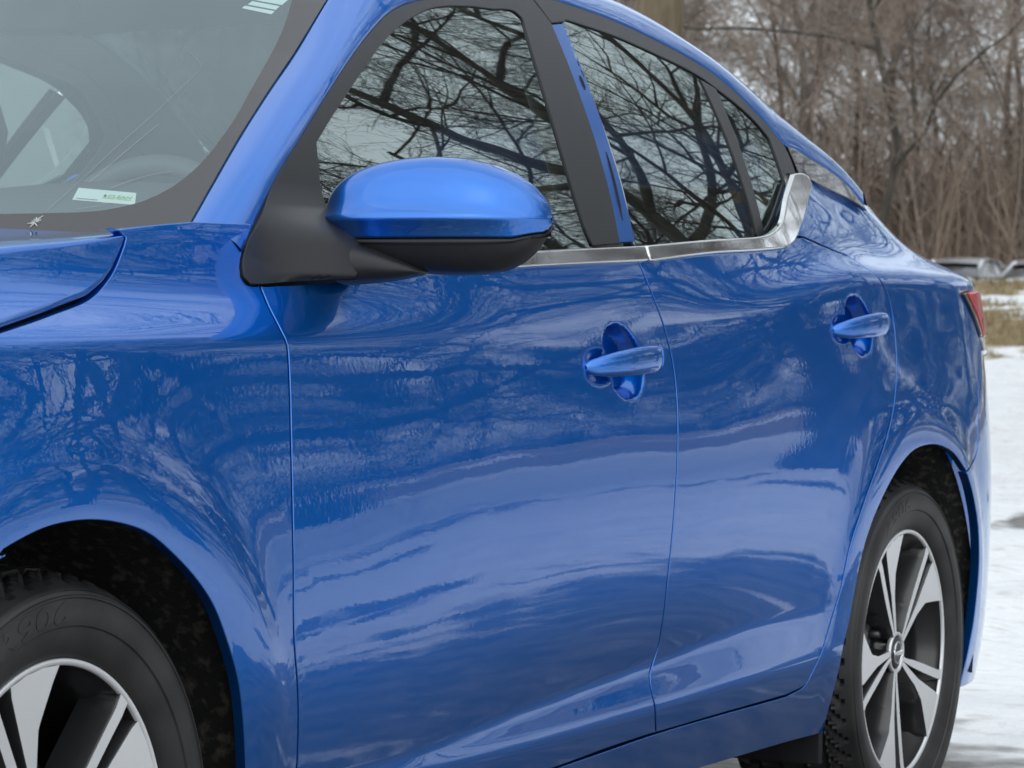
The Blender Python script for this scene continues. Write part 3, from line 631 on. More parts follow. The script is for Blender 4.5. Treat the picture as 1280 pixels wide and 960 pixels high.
# ventilated toll tag near the header, bars of white
for q in ([(.0667, .785), (.0383, .776), (.0372, .786), (.0655, .793)], [(.0640, .797), (.0372, .790), (.0360, .802), (.0622, .808)], [(.0615, .812), (.0350, .806), (.0310, .835), (.0570, .842)]):
    decal("tag_bar", q, M_STICKER, -.0015, 4)
def crack(uv, w):
    c = catmull(uv, .01); p = np.array([wpt(u, v, .0020) for u, v in c]); n = np.array([wnormal(np.array(u), np.array(v)) for u, v in c])
    t = np.gradient(p, axis=0); s = np.cross(n, t); s /= np.linalg.norm(s, axis=1)[:, None]; w = np.broadcast_to(w, len(p))*np.linspace(1, .5, len(p)); w = w[:, None]
    o = grid_mesh("glass_crack", np.array([p - s*w, p + s*w]), M_CRACK); o.parent = ws
crack([(.0917, .029), (.080, .233), (.0683, .407), (.0617, .575), (.0633, .59), (.0817, .641)], .00014)
crack([(.0617, .128), (.045, .176), (.0283, .197)], .00028)
crack([(.078, .15), (.068, .27), (.060, .36)], .0002)
crack([(.0733, .038), (.0633, .049), (.050, .080)], .0002)
rng = random.Random(4)
for k in range(11):
    a = k*.571 + rng.random()*.3; r = .006 + .008*rng.random()
    crack([(.0933 + .05*r*math.cos(a)*.6, -.012 + .6*r*math.sin(a)), (.0933 + r*math.cos(a)*.42, -.012 + 2.0*r*math.sin(a))], .0011)

# ---- roof side frame: A-pillar, roof rail and C-pillar in one pressing
oc = catmull(fo + [(1.31, 1.3745), (1.45, 1.394), (1.60, 1.4055)] + fr_[:12] + pu[1:], .012)
O3 = np.stack([oc[:, 0], fg(oc[:, 0], oc[:, 1]) - .001, oc[:, 1]], 1)
O3 = np.vstack([O3[0] - (O3[6]-O3[0])/np.linalg.norm(O3[6]-O3[0])*.06, O3])
il = [tuple(p) for p in LW]                                       # inner edge, along the glass and roof
il += [(1.30, .318, 1.4265), (1.45, .328, 1.4415), (1.60, .331, 1.4495), (1.74, .331, 1.4525), (1.90, .326, 1.4505), (2.082, .315, 1.443), (2.232, .305, 1.421), (2.346, .291, 1.393), (2.462, .274, 1.360), (2.572, .254, 1.318), (2.687, .234, 1.270), (2.762, .222, 1.239), (2.861, .210, 1.199), (2.92, .200, 1.168), (2.979, .184, 1.123)]
I3 = catmull([tuple(LW[0] - (LW[1]-LW[0])*.62)] + il, .012)
def resamp(C, n):
    d = np.r_[0, np.cumsum(np.linalg.norm(np.diff(C, axis=0), axis=1))]; return np.stack([np.interp(np.linspace(0, d[-1], n), d, C[:, k]) for k in range(3)], 1)
nA = 220
def by_x(C, xs):
    return np.stack([np.interp(xs, C[:, 0], C[:, k]) for k in range(3)], 1)
# pair the two edges by arc length inside the pillar and by x along the roof
so = np.linspace(0, 1, nA); Ro = resamp(O3, nA)
Ri = resamp(I3, nA)
nrm = normal_of(fg, Ro[:, 0], Ro[:, 2]); tang = np.gradient(Ro, axis=0); tang /= np.linalg.norm(tang, axis=1)[:, None]
upw = np.cross(tang, nrm); upw *= np.sign((upw*(Ri-Ro)).sum(1))[:, None]
ln = np.linalg.norm(Ri-Ro, axis=1)[:, None]; Cc = Ro + upw*ln*.52 + nrm*.005
rows = [Ro + np.array([0, .012, 0]), Ro - nrm*.0005]
for t in np.linspace(0, 1, 16): rows.append((1-t)**2*Ro + 2*t*(1-t)*Cc + t*t*Ri)
inn = Ri + np.array([0, .004, -.016]); rows.append(inn)
sideframe = fix(grid_mesh("roof_side_frame", np.array(rows), M_PAINT, flip=True)); both.append(sideframe)
# roof and rear window between the two side frames
def span(x0, x1, nx, crown, ny=40):
    xs = np.linspace(x0, x1, nx); L = by_x(I3, xs); rr = []
    for p, x in zip(L, xs):
        c = crown(x); rr.append([(x, p[1]*(1-u) + (2*YC-p[1])*u, p[2] + c*(1-(2*u-1)**2)) for u in np.linspace(0, 1, ny)])
    return np.array(rr)
roofP = span(1.13, 2.12, 40, lambda x: .018)
# front edge of the roof follows the windscreen header
for j in range(roofP.shape[1]):
    u = j/(roofP.shape[1]-1); h = wind(np.array(u), np.array(1.0)); 
    for i in range(roofP.shape[0]):
        w = (1 - i/(roofP.shape[0]-1))**2; roofP[i, j] += (h - roofP[0, j])*w*(1 if i else 1) if i else 0
    roofP[0, j] = h
roof = fix(grid_mesh("roof_panel", roofP, M_PAINT)); 
liner = roofP.copy(); liner[..., 2] -= .035; fix(grid_mesh("headliner", liner, M_HEAD, flip=True))
rwin = fix(grid_mesh("rear_window", span(2.12, 2.96, 30, lambda x: .018 + .02*(x-2.12)), M_REARGLASS))

# ---- bonnet: side wall on the body surface, then the top
hx = [-.86, -.6, -.42, -.30, -.20] + [p[0] for p in hood_gap[:7]]; hz = [.775, .812, .836, .858, .874] + [p[1] for p in hood_gap[:7]]
cx_, cz_ = [-.86, -.5, -.2, 0, .12, .2165], [.83, .905, .957, .979, .989, .9985]
rows = []
for s in np.linspace(0, 1, 90):
    x0 = -.86 + s*(.2165+.86); zg = float(np.interp(x0, hx, hz)) + .003; zc = max(float(pchip(cx_, cz_, x0)), zg + .001); row = []
    y0 = float(fb(x0, zg, False)); row.append((x0, y0 + .012, zg - .004)); row.append((x0, y0 + .001, zg - .0012))
    for t in np.linspace(0, 1, 12): z = zg + (zc-zg)*t; row.append((x0, float(fb(x0, z, False)), z))
    yc = row[-1][1]
    for t in np.linspace(0, 1, 30)[1:]:
        tt = t**1.6; yy_ = yc + tt*(YC-yc); u = (yy_ - .10)/(2*(YC-.10)); w5 = wind(np.array(.05), np.array(-.05)); w5x = float(w5[0]); xr = [float(wind(np.array(u), np.array(-.02))[0]) if u > .05 else .2165 + (w5x-.2165)*max(0, (yy_-yc)/(float(w5[1])-yc))]
        w = s; edge = float(xr[0]) - .2165; k = 1
        xx = x0 + w**4*edge*k; zr = zc + (.045*(1-(1-tt)**2.2))*(1-.72*w) + .004*w*min(1, t*8) + .004*(1-w)*min(1, t*8)
        row.append((xx, yc + tt*(YC-yc), zr))
    rows.append(row)
rows = np.array(rows); mir = rows[:, ::-1][:, 1:].copy(); mir[..., 1] = 2*YC - mir[..., 1]
hood = fix(grid_mesh("bonnet", np.concatenate([rows, mir], 1), M_PAINT, flip=True))
# scuttle below the windscreen and the nose behind the bonnet edge
sc = []
for v, dz in ((-.12, -.02), (-.05, -.012), (.02, -.02)): u = np.linspace(0.02, .98, 60); p = wind(u, 0*u+v); p[:, 2] += dz; sc.append(p)
fix(grid_mesh("scuttle", np.array(sc), M_DARK))
# boot lid and tail between the quarter panels
bx = [2.84, 2.95, 3.05, 3.15, 3.25, 3.35, 3.42, 3.47, 3.52, 3.56, 3.60]; bz = [1.132, 1.118, 1.108, 1.098, 1.090, 1.086, 1.088, 1.075, 1.0, .93, .86]; rows = []
for x, z in zip(bx, bz):
    xe = min(x, 3.40); zz = float(np.interp(xe, [2.80, 2.92, 3.02, 3.12, 3.25, 3.40], [1.147, 1.140, 1.130, 1.112, 1.09, 1.065])); y0 = float(fb(xe, zz, False)) + .001
    rows.append([(x if x < 3.41 else 3.40 + (x-3.40)*(1-abs(2*u-1)**6), y0*(1-u) + (2*YC-y0)*u, (zz*(abs(2*u-1)**8) + z*(1-abs(2*u-1)**8))) for u in np.linspace(0, 1, 40)])
fix(grid_mesh("boot_lid", np.array(rows), M_PAINT))

# nose: bumper skin with a grille opening, between the two front corners
def nose(name, z0, z1, u0, u1, m, push):
    rows = []
    for z in np.linspace(z0, z1, 10):
        y0 = float(fb(-.985, z, False)); row = []
        for u in np.linspace(u0, u1, 40):
            row.append((-.985 - .075*(1-abs(2*u-1)**3) - .02*math.sin(math.pi*min(1, (z-.2)/.55)) + push, y0*(1-u) + (2*YC-y0)*u, z + .055*(1-abs(2*u-1)**3)*(z-.2)/.55))
        rows.append(row)
    return fix(grid_mesh(name, np.array(rows), m))
nose("front_bumper_skin", .19, .79, 0, 1, M_PAINT, .02)
nose("front_grille", .40, .73, .22, .78, M_GLOSSBLK, .004)
# ---- tail lamp
bt = lambda x, z: fb(x, z, False)
lampseg = [[(3.079, .9715), (3.2, .975), (3.40, .980)], [(3.40, .980), (3.52, .94), (3.56, .90)], [(3.56, .90), (3.40, .885), (3.222, .890)], [(3.222, .890), (3.142, .934), (3.079, .9715)]]
lamp = P_("tail_light", [[(3.079, .9715), (3.100, .972)], [(3.100, .972), (3.165, .935), (3.238, .8885)], [(3.238, .8885), (3.222, .8895)], [(3.222, .8895), (3.142, .934), (3.079, .9715)]], bt, M_SMOKE, off=-.007, rad=.004, hem=.02, spacing=.012)
red = P_("red_lens", [[(3.102, .972), (3.25, .977), (3.45, .975)], [(3.45, .975), (3.56, .90)], [(3.56, .90), (3.40, .889), (3.240, .8885)], [(3.240, .8885), (3.167, .935), (3.102, .972)]], bt, M_RED, off=-.010, rad=.004, hem=.02, spacing=.012)
clr = P_("clear_lens", [[(3.226, .8875), (3.40, .887), (3.56, .897)], [(3.56, .897), (3.54, .86), (3.38, .853), (3.25, .862)], [(3.25, .862), (3.226, .8875)]], bt, M_CLEARLENS, off=-.007, rad=.004, hem=.02, spacing=.012)
both.append(lamp); lamp_kids = [(red, lamp), (clr, lamp)]

# ---- door handles
def handle(dx, dz, door):
    S = [(1.281, .010, .8435, .004, .005), (1.286, .004, .844, .008, .006), (1.300, -.006, .845, .0115, .0075), (1.325, -.017, .8475, .0148, .009), (1.36, -.025, .8505, .0168, .0105), (1.40, -.0285, .8532, .0178, .011), (1.44, -.0285, .8555, .018, .0115), (1.466, -.0265, .8566, .0174, .0115), (1.4745, -.025, .857, .0168, .0112), (1.476, -.0245, .857, .015, .010)]
    P = []
    for x, o, z, h, t in S:
        yb = float(fb(x+dx, z+dz, False)) + o*.78; h *= 1.13; ring = []
        for a in np.linspace(0, 2*math.pi, 28, endpoint=False):
            c, s = math.cos(a), math.sin(a); e = .75
            yy = -t*math.copysign(abs(c)**e, c); zz = h*math.copysign(abs(s)**.85, s)
            if s < 0 and c > 0: yy += 0
            ring.append((x+dx, yb + yy, z+dz+zz))
        P.append(ring)
    P = catmull(np.array(P).reshape(len(S), -1), .05).reshape(-1, 28, 3)
    h = grid_mesh("door_handle", P, M_PAINT, close_v=True); h.parent = door
    C = [(1.477, -.0245, .857, .015, .010), (1.478, -.025, .857, .0166, .0112), (1.486, -.022, .857, .0158, .011), (1.493, -.015, .857, .0125, .010), (1.497, -.005, .857, .009, .009), (1.498, .008, .857, .007, .007)]
    P = []
    for x, o, z, hh, t in C:
        yb = float(fb(x+dx, z+dz, False)) + o*.78; hh *= 1.13
        P.append([(x+dx, yb - t*math.copysign(abs(math.cos(a))**.75, math.cos(a)), z+dz+hh*math.copysign(abs(math.sin(a))**.85, math.sin(a))) for a in np.linspace(0, 2*math.pi, 28, endpoint=False)])
    c = grid_mesh("handle_end_cap", np.array(P), M_PAINT, close_v=True); c.parent = door
    return [(h, door), (c, door)]
doorF_kids += handle(0, 0, doorF); doorR_kids += handle(.9995, .055, doorR)
for k, d in doorF_kids + doorR_kids + lamp_kids: k.parent = d; k.location = (0, 0, 0)

# ---- door mirror
def mz(px, y): return 1.044 + (262 + .0195*(px-546) - y)/1030
TOP = [(408, 268), (411, 246), (420, 230), (436, 216), (455, 206), (480, 198), (510, 193), (545, 191), (580, 194), (612, 202), (640, 214), (662, 229), (677, 247), (683, 260), (685.5, 276)]
BOT = [(408, 272), (412, 288), (422, 302), (440, 312), (470, 322), (500, 331), (530, 339), (560, 341.5), (600, 341), (630, 337), (652, 326), (668, 311), (679, 294), (683.5, 286), (685.5, 280)]
def tab(T, s):
    a = np.array(T); return mz(408 + 277.5*s, np.interp(408 + 277.5*s, a[:, 0], a[:, 1]))
ss = .5 - .5*np.cos(np.linspace(0, math.pi, 64)); zt = tab(TOP, ss); zb = tab(BOT, ss)
zt = smooth1(zt, 0, 1); zb = smooth1(zb, 0, 1)
head_x = .650 + .07*ss; head_y = .056 - .276*ss; dep = .088*(1 - np.abs(2*ss-1)**2.8)**.55 + .006
zmid = np.array([mz(408 + 277.5*s, 271) for s in ss])
def head_pt(i, a, inset=0.0):
    up = a >= 0; h = (zt[i]-zmid[i]) if up else (zmid[i]-zb[i]); h = max(h, .001); c, s = math.cos(a), math.sin(a)
    e = .78 if up else .62
    lean = .30*h*(1-math.exp(-abs(s)*6)) if up else .22*h*(1-math.exp(-abs(s)*6))
    lean *= abs(c)
    x = head_x[i] + .03 - (dep[i] - inset)*abs(c)**e + min(lean, dep[i]*.6); z = zmid[i] + (h - inset)*math.copysign(abs(s)**(.92 if up else .80), s)
    return (x, head_y[i], z)
zsplit = np.array([mz(408 + 277.5*s, np.interp(s, [0, .1, .9, 1], [290, 297.5, 297, 288])) for s in ss])
cap_rows, low_rows = [], []
for i in range(len(ss)):
    hB = max(zmid[i]-zb[i], .001); fr2 = min(.97, max(0.05, (zmid[i]-zsplit[i])/hB)); a0 = -math.asin(fr2**(1/.80))
    A = [head_pt(i, a) for a in np.concatenate([np.linspace(a0, 0, 8)[:-1], np.linspace(0, math.pi/2, 26)])]
    q = np.array(head_pt(i, a0, .006)); cap_rows.append([tuple(q), tuple(np.array(head_pt(i, a0, .0012)) + (0, 0, -.0004))] + A)
    lowA = np.linspace(-math.pi/2, a0, 24)
    lr = [head_pt(i, a, -.0022) for a in lowA[:-2]]; zl = zsplit[i] - .0012; led = np.array(head_pt(i, a0, -.0022)); led[2] = zl - .0050; l2 = np.array(head_pt(i, a0, .0005)); l2[2] = zl - .0002; l3 = np.array(head_pt(i, a0, .010)); l3[2] = zl
    low_rows.append(lr + [tuple(led), tuple(l2), tuple(l3)])
def drop_sail(): pass
mirror = fix(grid_mesh("door_mirror", np.array(low_rows), M_BLACK, flip=True))
capo = grid_mesh("mirror_cap", np.array(cap_rows), M_PAINT, flip=True); capo.parent = mirror
back = [[(head_x[i] + .03, head_y[i], zb[i] + (zt[i]-zb[i])*t) for t in np.linspace(.02, .98, 10)] for i in range(len(ss))]
bo = grid_mesh("mirror_back", np.array(back), M_BLACK); bo.parent = mirror
mg = [[(head_x[i] + .0315, head_y[i], zb[i] + (zt[i]-zb[i])*t) for t in np.linspace(.12, .88, 8)] for i in range(4, len(ss)-4)]
mgo = grid_mesh("mirror_glass", np.array(mg), M_CHROME); mgo.parent = mirror
# arm from the sail panel to under the head
ARM = [(.010, .590, .69, .980, .030), (-.008, .602, .69, .9795, .0275), (-.028, .612, .70, .978, .0235), (-.048, .622, .70, .976, .018), (-.066, .635, .70, .974, .0115), (-.080, .650, .69, .972, .005)]
rows = []
C = catmull(ARM, .008)
for q in C:
    xm, xh = (q[1]+q[2])/2, (q[2]-q[1])/2
    rows.append([(xm + xh*math.copysign(abs(math.cos(a))**.8, math.cos(a)), q[0] + .006*math.sin(a), q[3] + q[4]*math.copysign(abs(math.sin(a))**.75, math.sin(a))) for a in np.linspace(0, 2*math.pi, 48, endpoint=False)])
rows.append([(xm, q[0] - .002, q[3])]*48)
arm = grid_mesh("mirror_arm", np.array(rows), M_BLACK, close_v=True); arm.parent = mirror
both.append(mirror)
# ---- wheels
def build_wheel():
    w = bpy.data.objects.new("wheel", None); COL.objects.link(w)
    # tyre: sidewall with ridges, shoulder blocks and tread
    prof = [(.2215, .030), (.2215, .012), (.2225, .004), (.226, -.001), (.232, -.005), (.240, -.0085), (.250, -.0115), (.2575, -.0128), (.2592, -.0150), (.266, -.0162), (.276, -.0165), (.284, -.0152), (.2885, -.0138), (.2895, -.0152), (.2915, -.0148), (.2925, -.0124), (.2965, -.0098), (.2972, -.0108), (.2995, -.0082), (.3005, -.0055), (.3035, .000), (.3080, .0085), (.3115, .0165),
            (.3135, .023), (.3148, .029), (.3160, .036), (.3163, .0385), (.3090, .0395), (.3090, .0465), (.3172, .0475), (.3182, .058), (.3190, .074), (.3192, .0790), (.3110, .080), (.3110, .0885), (.3196, .0895), (.3200, .107),
            (.3196, .1245), (.3110, .1255), (.3110, .134), (.3192, .135), (.3182, .156), (.3172, .1665), (.3090, .1675), (.3090, .1745), (.3163, .1755), (.3135, .191), (.3080, .2055), (.2985, .2215), (.284, .229), (.266, .230), (.245, .224), (.2225, .21), (.2215, .19)]
    pr = np.array(prof); n = 432; a = np.linspace(0, 2*math.pi, n, endpoint=False); RR = np.tile(pr[:, 0], (n, 1)); YY = np.tile(pr[:, 1], (n, 1))
    for i in range(n):
        for j in range(len(pr)):
            y, r = pr[j]
            y, r = pr[j][1], pr[j][0]
            if r > .3 and -.002 < y < .0390 or (r > .3 and y > .175 and y < .21):      # shoulder slots, raked
                ph = (i + y*300) % 8
                if ph < 2.0 and y > .003: RR[i, j] -= .007
                if 4 <= ph < 5.2 and y > .010: RR[i, j] -= .004
            elif r > .314:
                ph = (i + y*420) % 9
                if ph < 2.0: RR[i, j] -= .006
    P = np.stack([np.cos(a)[:, None]*RR, YY, np.sin(a)[:, None]*RR], -1)
    ty = grid_mesh("tyre", P, M_TYRE, w, close_u=True)
    bm = bmesh.new(); bm.from_mesh(ty.data)
    for e in bm.edges:
        if len(e.link_faces) == 2 and e.calc_face_angle(0) > .55: e.smooth = False
    bm.to_mesh(ty.data); bm.free()
    # raised lettering on the sidewall
    v, f = text_mesh("R906", 1, .035, .12); v[:, 0] -= v[:, 0].min(); sc = .024/(v[:, 1].max()); v[:, :2] *= sc
    vv = []
    for q in v:
        r = .2625 + q[1]; ang = R(118.5) - q[0]*2.05/.272; 
        vv.append((r*math.cos(ang), float(np.interp(r, pr[:17, 0], pr[:17, 1])) - .0007, r*math.sin(ang)))
    nb = len(vv); ff = [tuple(p) for p in f]
    ed = {}
    for p in f:
        for x, y in zip(p, p[1:] + p[:1]): ed[(x, y)] = ed.get((x, y), 0) + 1
    vv += [(x, y + .0016, z) for x, y, z in vv]
    for (x, y) in ed:
        if (y, x) not in ed: ff.append((y, x, x+nb, y+nb))
    make("tyre_lettering", vv, ff, M_TYRE, w, smooth=False)
    # rim: bright lip, dark barrel
    lathe("rim_lip", [(.2218, .016), (.2228, .006), (.2232, .0015), (.2228, -.0002), (.2222, -.0008), (.2212, -.0010), (.2185, -.0006), (.2166, .0002), (.2157, .0012), (.2154, .004)], M_ALLOY, w, 128)
    lathe("rim", [(.2154, .0042), (.2140, .02), (.2045, .035), (.2000, .06), (.197, .10), (.197, .19), (.2215, .20)], M_WHEELBLK, w, 96)
    # five pairs of spokes: a broad wedge and a slim one; machined face, black flanks
    def yface(r): return .0122 - .0119*np.clip((r-.03)/.1865, 0, 1)**1.3
    def spoke_poly(pts, step=.006):
        q = np.array([(r*math.cos(R(g)), r*math.sin(R(g))) for g, r in pts]); L = []
        for k in range(len(q)):
            a_, b_ = q[k], q[(k+1) % len(q)]; m_ = max(1, int(np.linalg.norm(b_-a_)/step))
            for t in range(m_): L.append(a_ + (b_-a_)*t/m_)
        return np.array(L)
    wide = [(12.2, .2162), (12.6, .204), (9.5, .118), (9.0, .07), (8.5, .045), (6, .034), (-6, .034), (-2.5, .06), (.5, .11), (-1.5, .150), (-3.0, .158), (-9.6, .198), (-12.2, .2162), (-4, .2165), (4, .2165)]
    slim = [(20.4, .2162), (19.6, .200), (17.5, .13), (14.5, .08), (11.0, .048), (8.2, .036), (22, .0325), (21.0, .05), (24.0, .085), (24.5, .13), (24.3, .200), (25.2, .2162), (22.8, .2165)]
    for k in range(5):
        base = 100 - 72*k
        for pts in (wide, slim):
            L = spoke_poly([(g + base, r) for g, r in pts]); ar = .5*np.sum(L[:, 0]*np.roll(L[:, 1], -1) - np.roll(L[:, 0], -1)*L[:, 1])
            if ar < 0: L = L[::-1].copy()
            od = out_dir(L); n_ = len(L); v2, _, f2, ov, _, _ = delaunay_2d_cdt([Vector(p) for p in L], [], [list(range(n_))], 1, 1e-7)
            V2 = np.array([tuple(p) for p in v2]); idx = {}
            for i, o in enumerate(ov):
                for q in o: idx[q] = i
            base_i = [idx[q] for q in range(n_)]
            V3 = [(p[0], float(yface(np.hypot(*p))), p[1]) for p in V2]
            ff = []
            for f in f2:
                p, q, r_ = V2[f[0]], V2[f[1]], V2[f[2]]; cr = (q[0]-p[0])*(r_[1]-p[1]) - (q[1]-p[1])*(r_[0]-p[0]); ff.append(tuple(f) if cr > 0 else tuple(f[::-1]))
            make("spoke_face", V3, ff, M_ALLOY, w, smooth=False)
            vv = []; rr = np.hypot(L[:, 0], L[:, 1])
            for dep_, outw in ((.0004, .0), (.0025, .0011), (.030, .006), (.045, .010)):
                for p, d, r_ in zip(L, od, rr): vv.append((p[0] + d[0]*outw, float(yface(r_)) + dep_ + (.02 if dep_ > .02 and r_ < .1 else 0), p[1] + d[1]*outw))
            ff = [(l*n_+(q+1) % n_, l*n_+q, (l+1)*n_+q, (l+1)*n_+(q+1) % n_) for l in range(3) for q in range(n_)]
            make("spoke", vv, ff, M_WHEELBLK, w)
    # hub: ring, cap with its badge (a ring crossed by a bar), nuts, brake disc
    lathe("hub_ring", [(.0305, .016), (.0310, .0135), (.0350, .0122), (.0372, .0124), (.0376, .018), (.034, .022)], M_ALLOY, w, 64)
    lathe("hub_cap", [(.0005, .0118), (.015, .0120), (.0255, .0128), (.0285, .0140), (.0296, .0165)], M_STEEL, w, 64)
    t = tube("hub_badge", [(.019*math.cos(q), .0115, .019*math.sin(q)) for q in np.linspace(0, 2*math.pi, 40)], .0021, M_CHROME, sides=8); t.parent = w
    b = box("hub_badge_bar", (-.0215, .0088, -.0045), (.0215, .0118, .0045), M_CHROME, w, .001)
    for k in range(5):
        q = R(64 - 72*k); lathe_n = lathe("lug_nut", [(.0005, .030), (.0065, .0305), (.0085, .033), (.0095, .05)], M_STEEL, w, 6); lathe_n.location = (.057*math.cos(q), 0, .057*math.sin(q))
    lathe("hub", [(.0005, .047), (.03, .047), (.072, .05), (.085, .075), (.09, .13)], M_WHEELBLK, w, 48)
    lathe("brake_disc", [(.085, .088), (.137, .088), (.139, .09), (.139, .11)], M_DISC, w, 72)
    cal = tube("brake_caliper", [(.145*math.cos(R(q)), .095, .145*math.sin(R(q))) for q in np.linspace(-35, 35, 14)], [.018] + [.028]*12 + [.018], M_STEEL, sides=10); cal.parent = w
    lathe("wheel_back", [(.0005, .17), (.196, .175)], M_DARK, w, 48)
    return w
def copy_tree(o, parent):
    c = o.copy(); COL.objects.link(c); c.parent = parent
    for ch in list(o.children): copy_tree(ch, c)
    return c
w0 = build_wheel(); w0.parent = car
SPOTS = [((0, 0, ZC), 0, 0), ((WB, 0, ZC), 0, -6), ((0, 2*YC, ZC), math.pi, 20), ((WB, 2*YC, ZC), math.pi, 50)]
for i, (p, rz, turn) in enumerate(SPOTS):
    w = w0 if i == 0 else copy_tree(w0, car)
    w.location = Vector(p) + OFF; w.rotation_euler = (0, R(turn) if rz == 0 else R(turn), rz)
# wheel-arch liners
for wx in (0, WB):
    a = np.radians(np.linspace(-10, 190, 60)); rows = []
    for r, y in ((.424, .000), (.420, .012), (.404, .03), (.396, .12), (.392, .30), (.30, .33), (.0, .34)):
        rows.append([(wx + r*math.cos(q), y if y > .01 else float(np.interp(0, [0, 1], [.008, 0])), ZC + r*math.sin(q)) for q in a])
    lo = fix(grid_mesh("wheel_arch_liner", np.array(rows), M_LINER)); both.append(lo)
    hub = fix(box("suspension_arm", (wx-.05, .14, .19), (wx+.05, .34, .34), M_DARK, None, .02)); both.append(hub)
flap = fix(box("mud_flap", (2.352, .02, .155), (2.366, .20, .33), M_BLACK, None, .004)); both.append(flap)
fix(box("underbody", (-.75, .12, .19), (3.45, 1.62, .24), M_DARK, None, .02))
for k in (0,):
    fix(tube("exhaust_pipe", [(1.7, .35, .20), (2.3, .33, .19), (2.6, .5, .22)], .022, M_STEEL))

# ---- cabin
dash = []
for t, (x, z) in enumerate([(.30, 1.000), (.45, 1.008), (.65, 1.030), (.83, 1.052), (.92, 1.060), (.955, 1.050), (.965, 1.02), (.95, .90), (.93, .70)]):
    yy = np.linspace(.10, 2*YC-.10, 40); hood_ = .030*np.exp(-((yy-.53)/.20)**4)*np.clip((x-.55)/.3, 0, 1)
    bow = .20*(1-np.abs(2*(yy-.10)/(2*YC-.2)-1)**2.3)*max(0, (.9-x))/.6
    dash.append([(x - b, y, z + h) for y, h, b in zip(yy, hood_, bow)])
fix(grid_mesh("dashboard", np.array(dash), M_DASH))
def ring(c, rad, r, tilt, name, parent, m):
    th = np.linspace(0, 2*math.pi, 64, endpoint=False); P = []
    ca, sa = math.cos(tilt), math.sin(tilt)
    for a in th:
        rr = []
        for b in np.linspace(0, 2*math.pi, 14, endpoint=False):
            y = (rad + r*math.cos(b))*math.cos(a); z = (rad + r*math.cos(b))*math.sin(a); x = r*math.sin(b)
            rr.append((c[0] + x*ca + z*sa, c[1] + y, c[2] - x*sa + z*ca))
        P.append(rr)
    return grid_mesh(name, np.array(P), m, parent, close_u=True, close_v=True)
sw = fix(ring((1.03, .575, .955), .180, .0155, R(22), "steering_wheel", None, M_WHEELGRIP))
hb = box("steering_hub", (.99, .50, .89), (1.03, .65, .99), M_DASH, sw, .02)
for s in (-1, 1):
    sp = tube("steering_spoke", [(1.02, .575 + s*.05, .945), (1.03, .575 + s*.175, .955)], .014, M_DASH); sp.parent = sw
def seat(y):
    rows = []
    for x, z, w, t in [(1.10, .50, .24, .07), (1.23, .62, .25, .075), (1.34, .80, .255, .07), (1.42, .96, .245, .06), (1.48, 1.04, .21, .05), (1.505, 1.07, .15, .035)]:
        rows.append([(x + t*math.sin(a), y + w*math.copysign(abs(math.cos(a))**.6, math.cos(a)), z - .35*t*math.sin(a)) for a in np.linspace(0, 2*math.pi, 28, endpoint=False)])
    s = fix(grid_mesh("seat", catmull(np.array(rows).reshape(6, -1), .4).reshape(-1, 28, 3), M_SEAT, close_v=True))
    cu_ = box("seat_cushion", (.85, y-.25, .42), (1.3, y+.25, .56), M_SEAT, s, .05)
    hr = []
    for z, w, t in [(1.075, .06, .02), (1.115, .11, .04), (1.15, .135, .052), (1.20, .135, .055), (1.245, .115, .045), (1.262, .07, .02)]:
        hr.append([(1.525 + (z-1.1)*.15 + t*math.sin(a), y + w*math.copysign(abs(math.cos(a))**.7, math.cos(a)), z) for a in np.linspace(0, 2*math.pi, 28, endpoint=False)])
    h = grid_mesh("headrest", np.array(hr), M_SEAT, s, close_v=True)
for y in (.50, 2*YC-.455): seat(y)
rs = fix(box("rear_seat", (2.30, .18, .45), (2.62, 2*YC-.18, 1.04), M_SEAT, None, .06))
for y in (.42, 2*YC-.42): box("rear_headrest", (2.52, y-.13, 1.05), (2.62, y+.13, 1.15), M_SEAT, rs, .04)
fix(box("parcel_shelf", (2.62, .16, 1.02), (3.0, 2*YC-.16, 1.05), M_DASH, None, .01))
fix(box("cabin_floor", (.4, .10, .27), (3.2, 2*YC-.10, .30), M_DASH, None, .01))
card = P_("door_card", [[(.50, .32), (2.2, .32)], [(2.2, .32), (2.45, .70), (2.6, .80)], [(2.6, .80), (2.6, 1.05)], [(2.6, 1.05), (2.25, 1.035), (1.5, 1.0), (.55, .97)], [(.55, .97), (.50, .32)]], lambda x, z: fb(x, z, False), M_DASH, off=.075, hem=.004, spacing=.05)
both.append(card)
rm = fix(box("rear_view_mirror", (1.13, YC-.12, 1.315), (1.16, YC+.12, 1.375), M_BLACK, None, .012))

lin = [Ri + np.array([0, .012, -.022]), (Ri+Ro)/2 + np.array([0, .030, -.018]), Ro + np.array([0, .030, 0])]
both.append(fix(grid_mesh("pillar_lining", np.array(lin)[:, 2:], M_HEAD)))
# the far side of the car: mirrored copies of the near side's parts
def mirrored(o):
    c = o.copy(); COL.objects.link(c); c.scale = (1, -1, 1); c.location = OFF + Vector((0, 2*YC, 0))
    for ch in list(o.children):
        k = ch.copy(); COL.objects.link(k); k.parent = c
for o in both: mirrored(o)
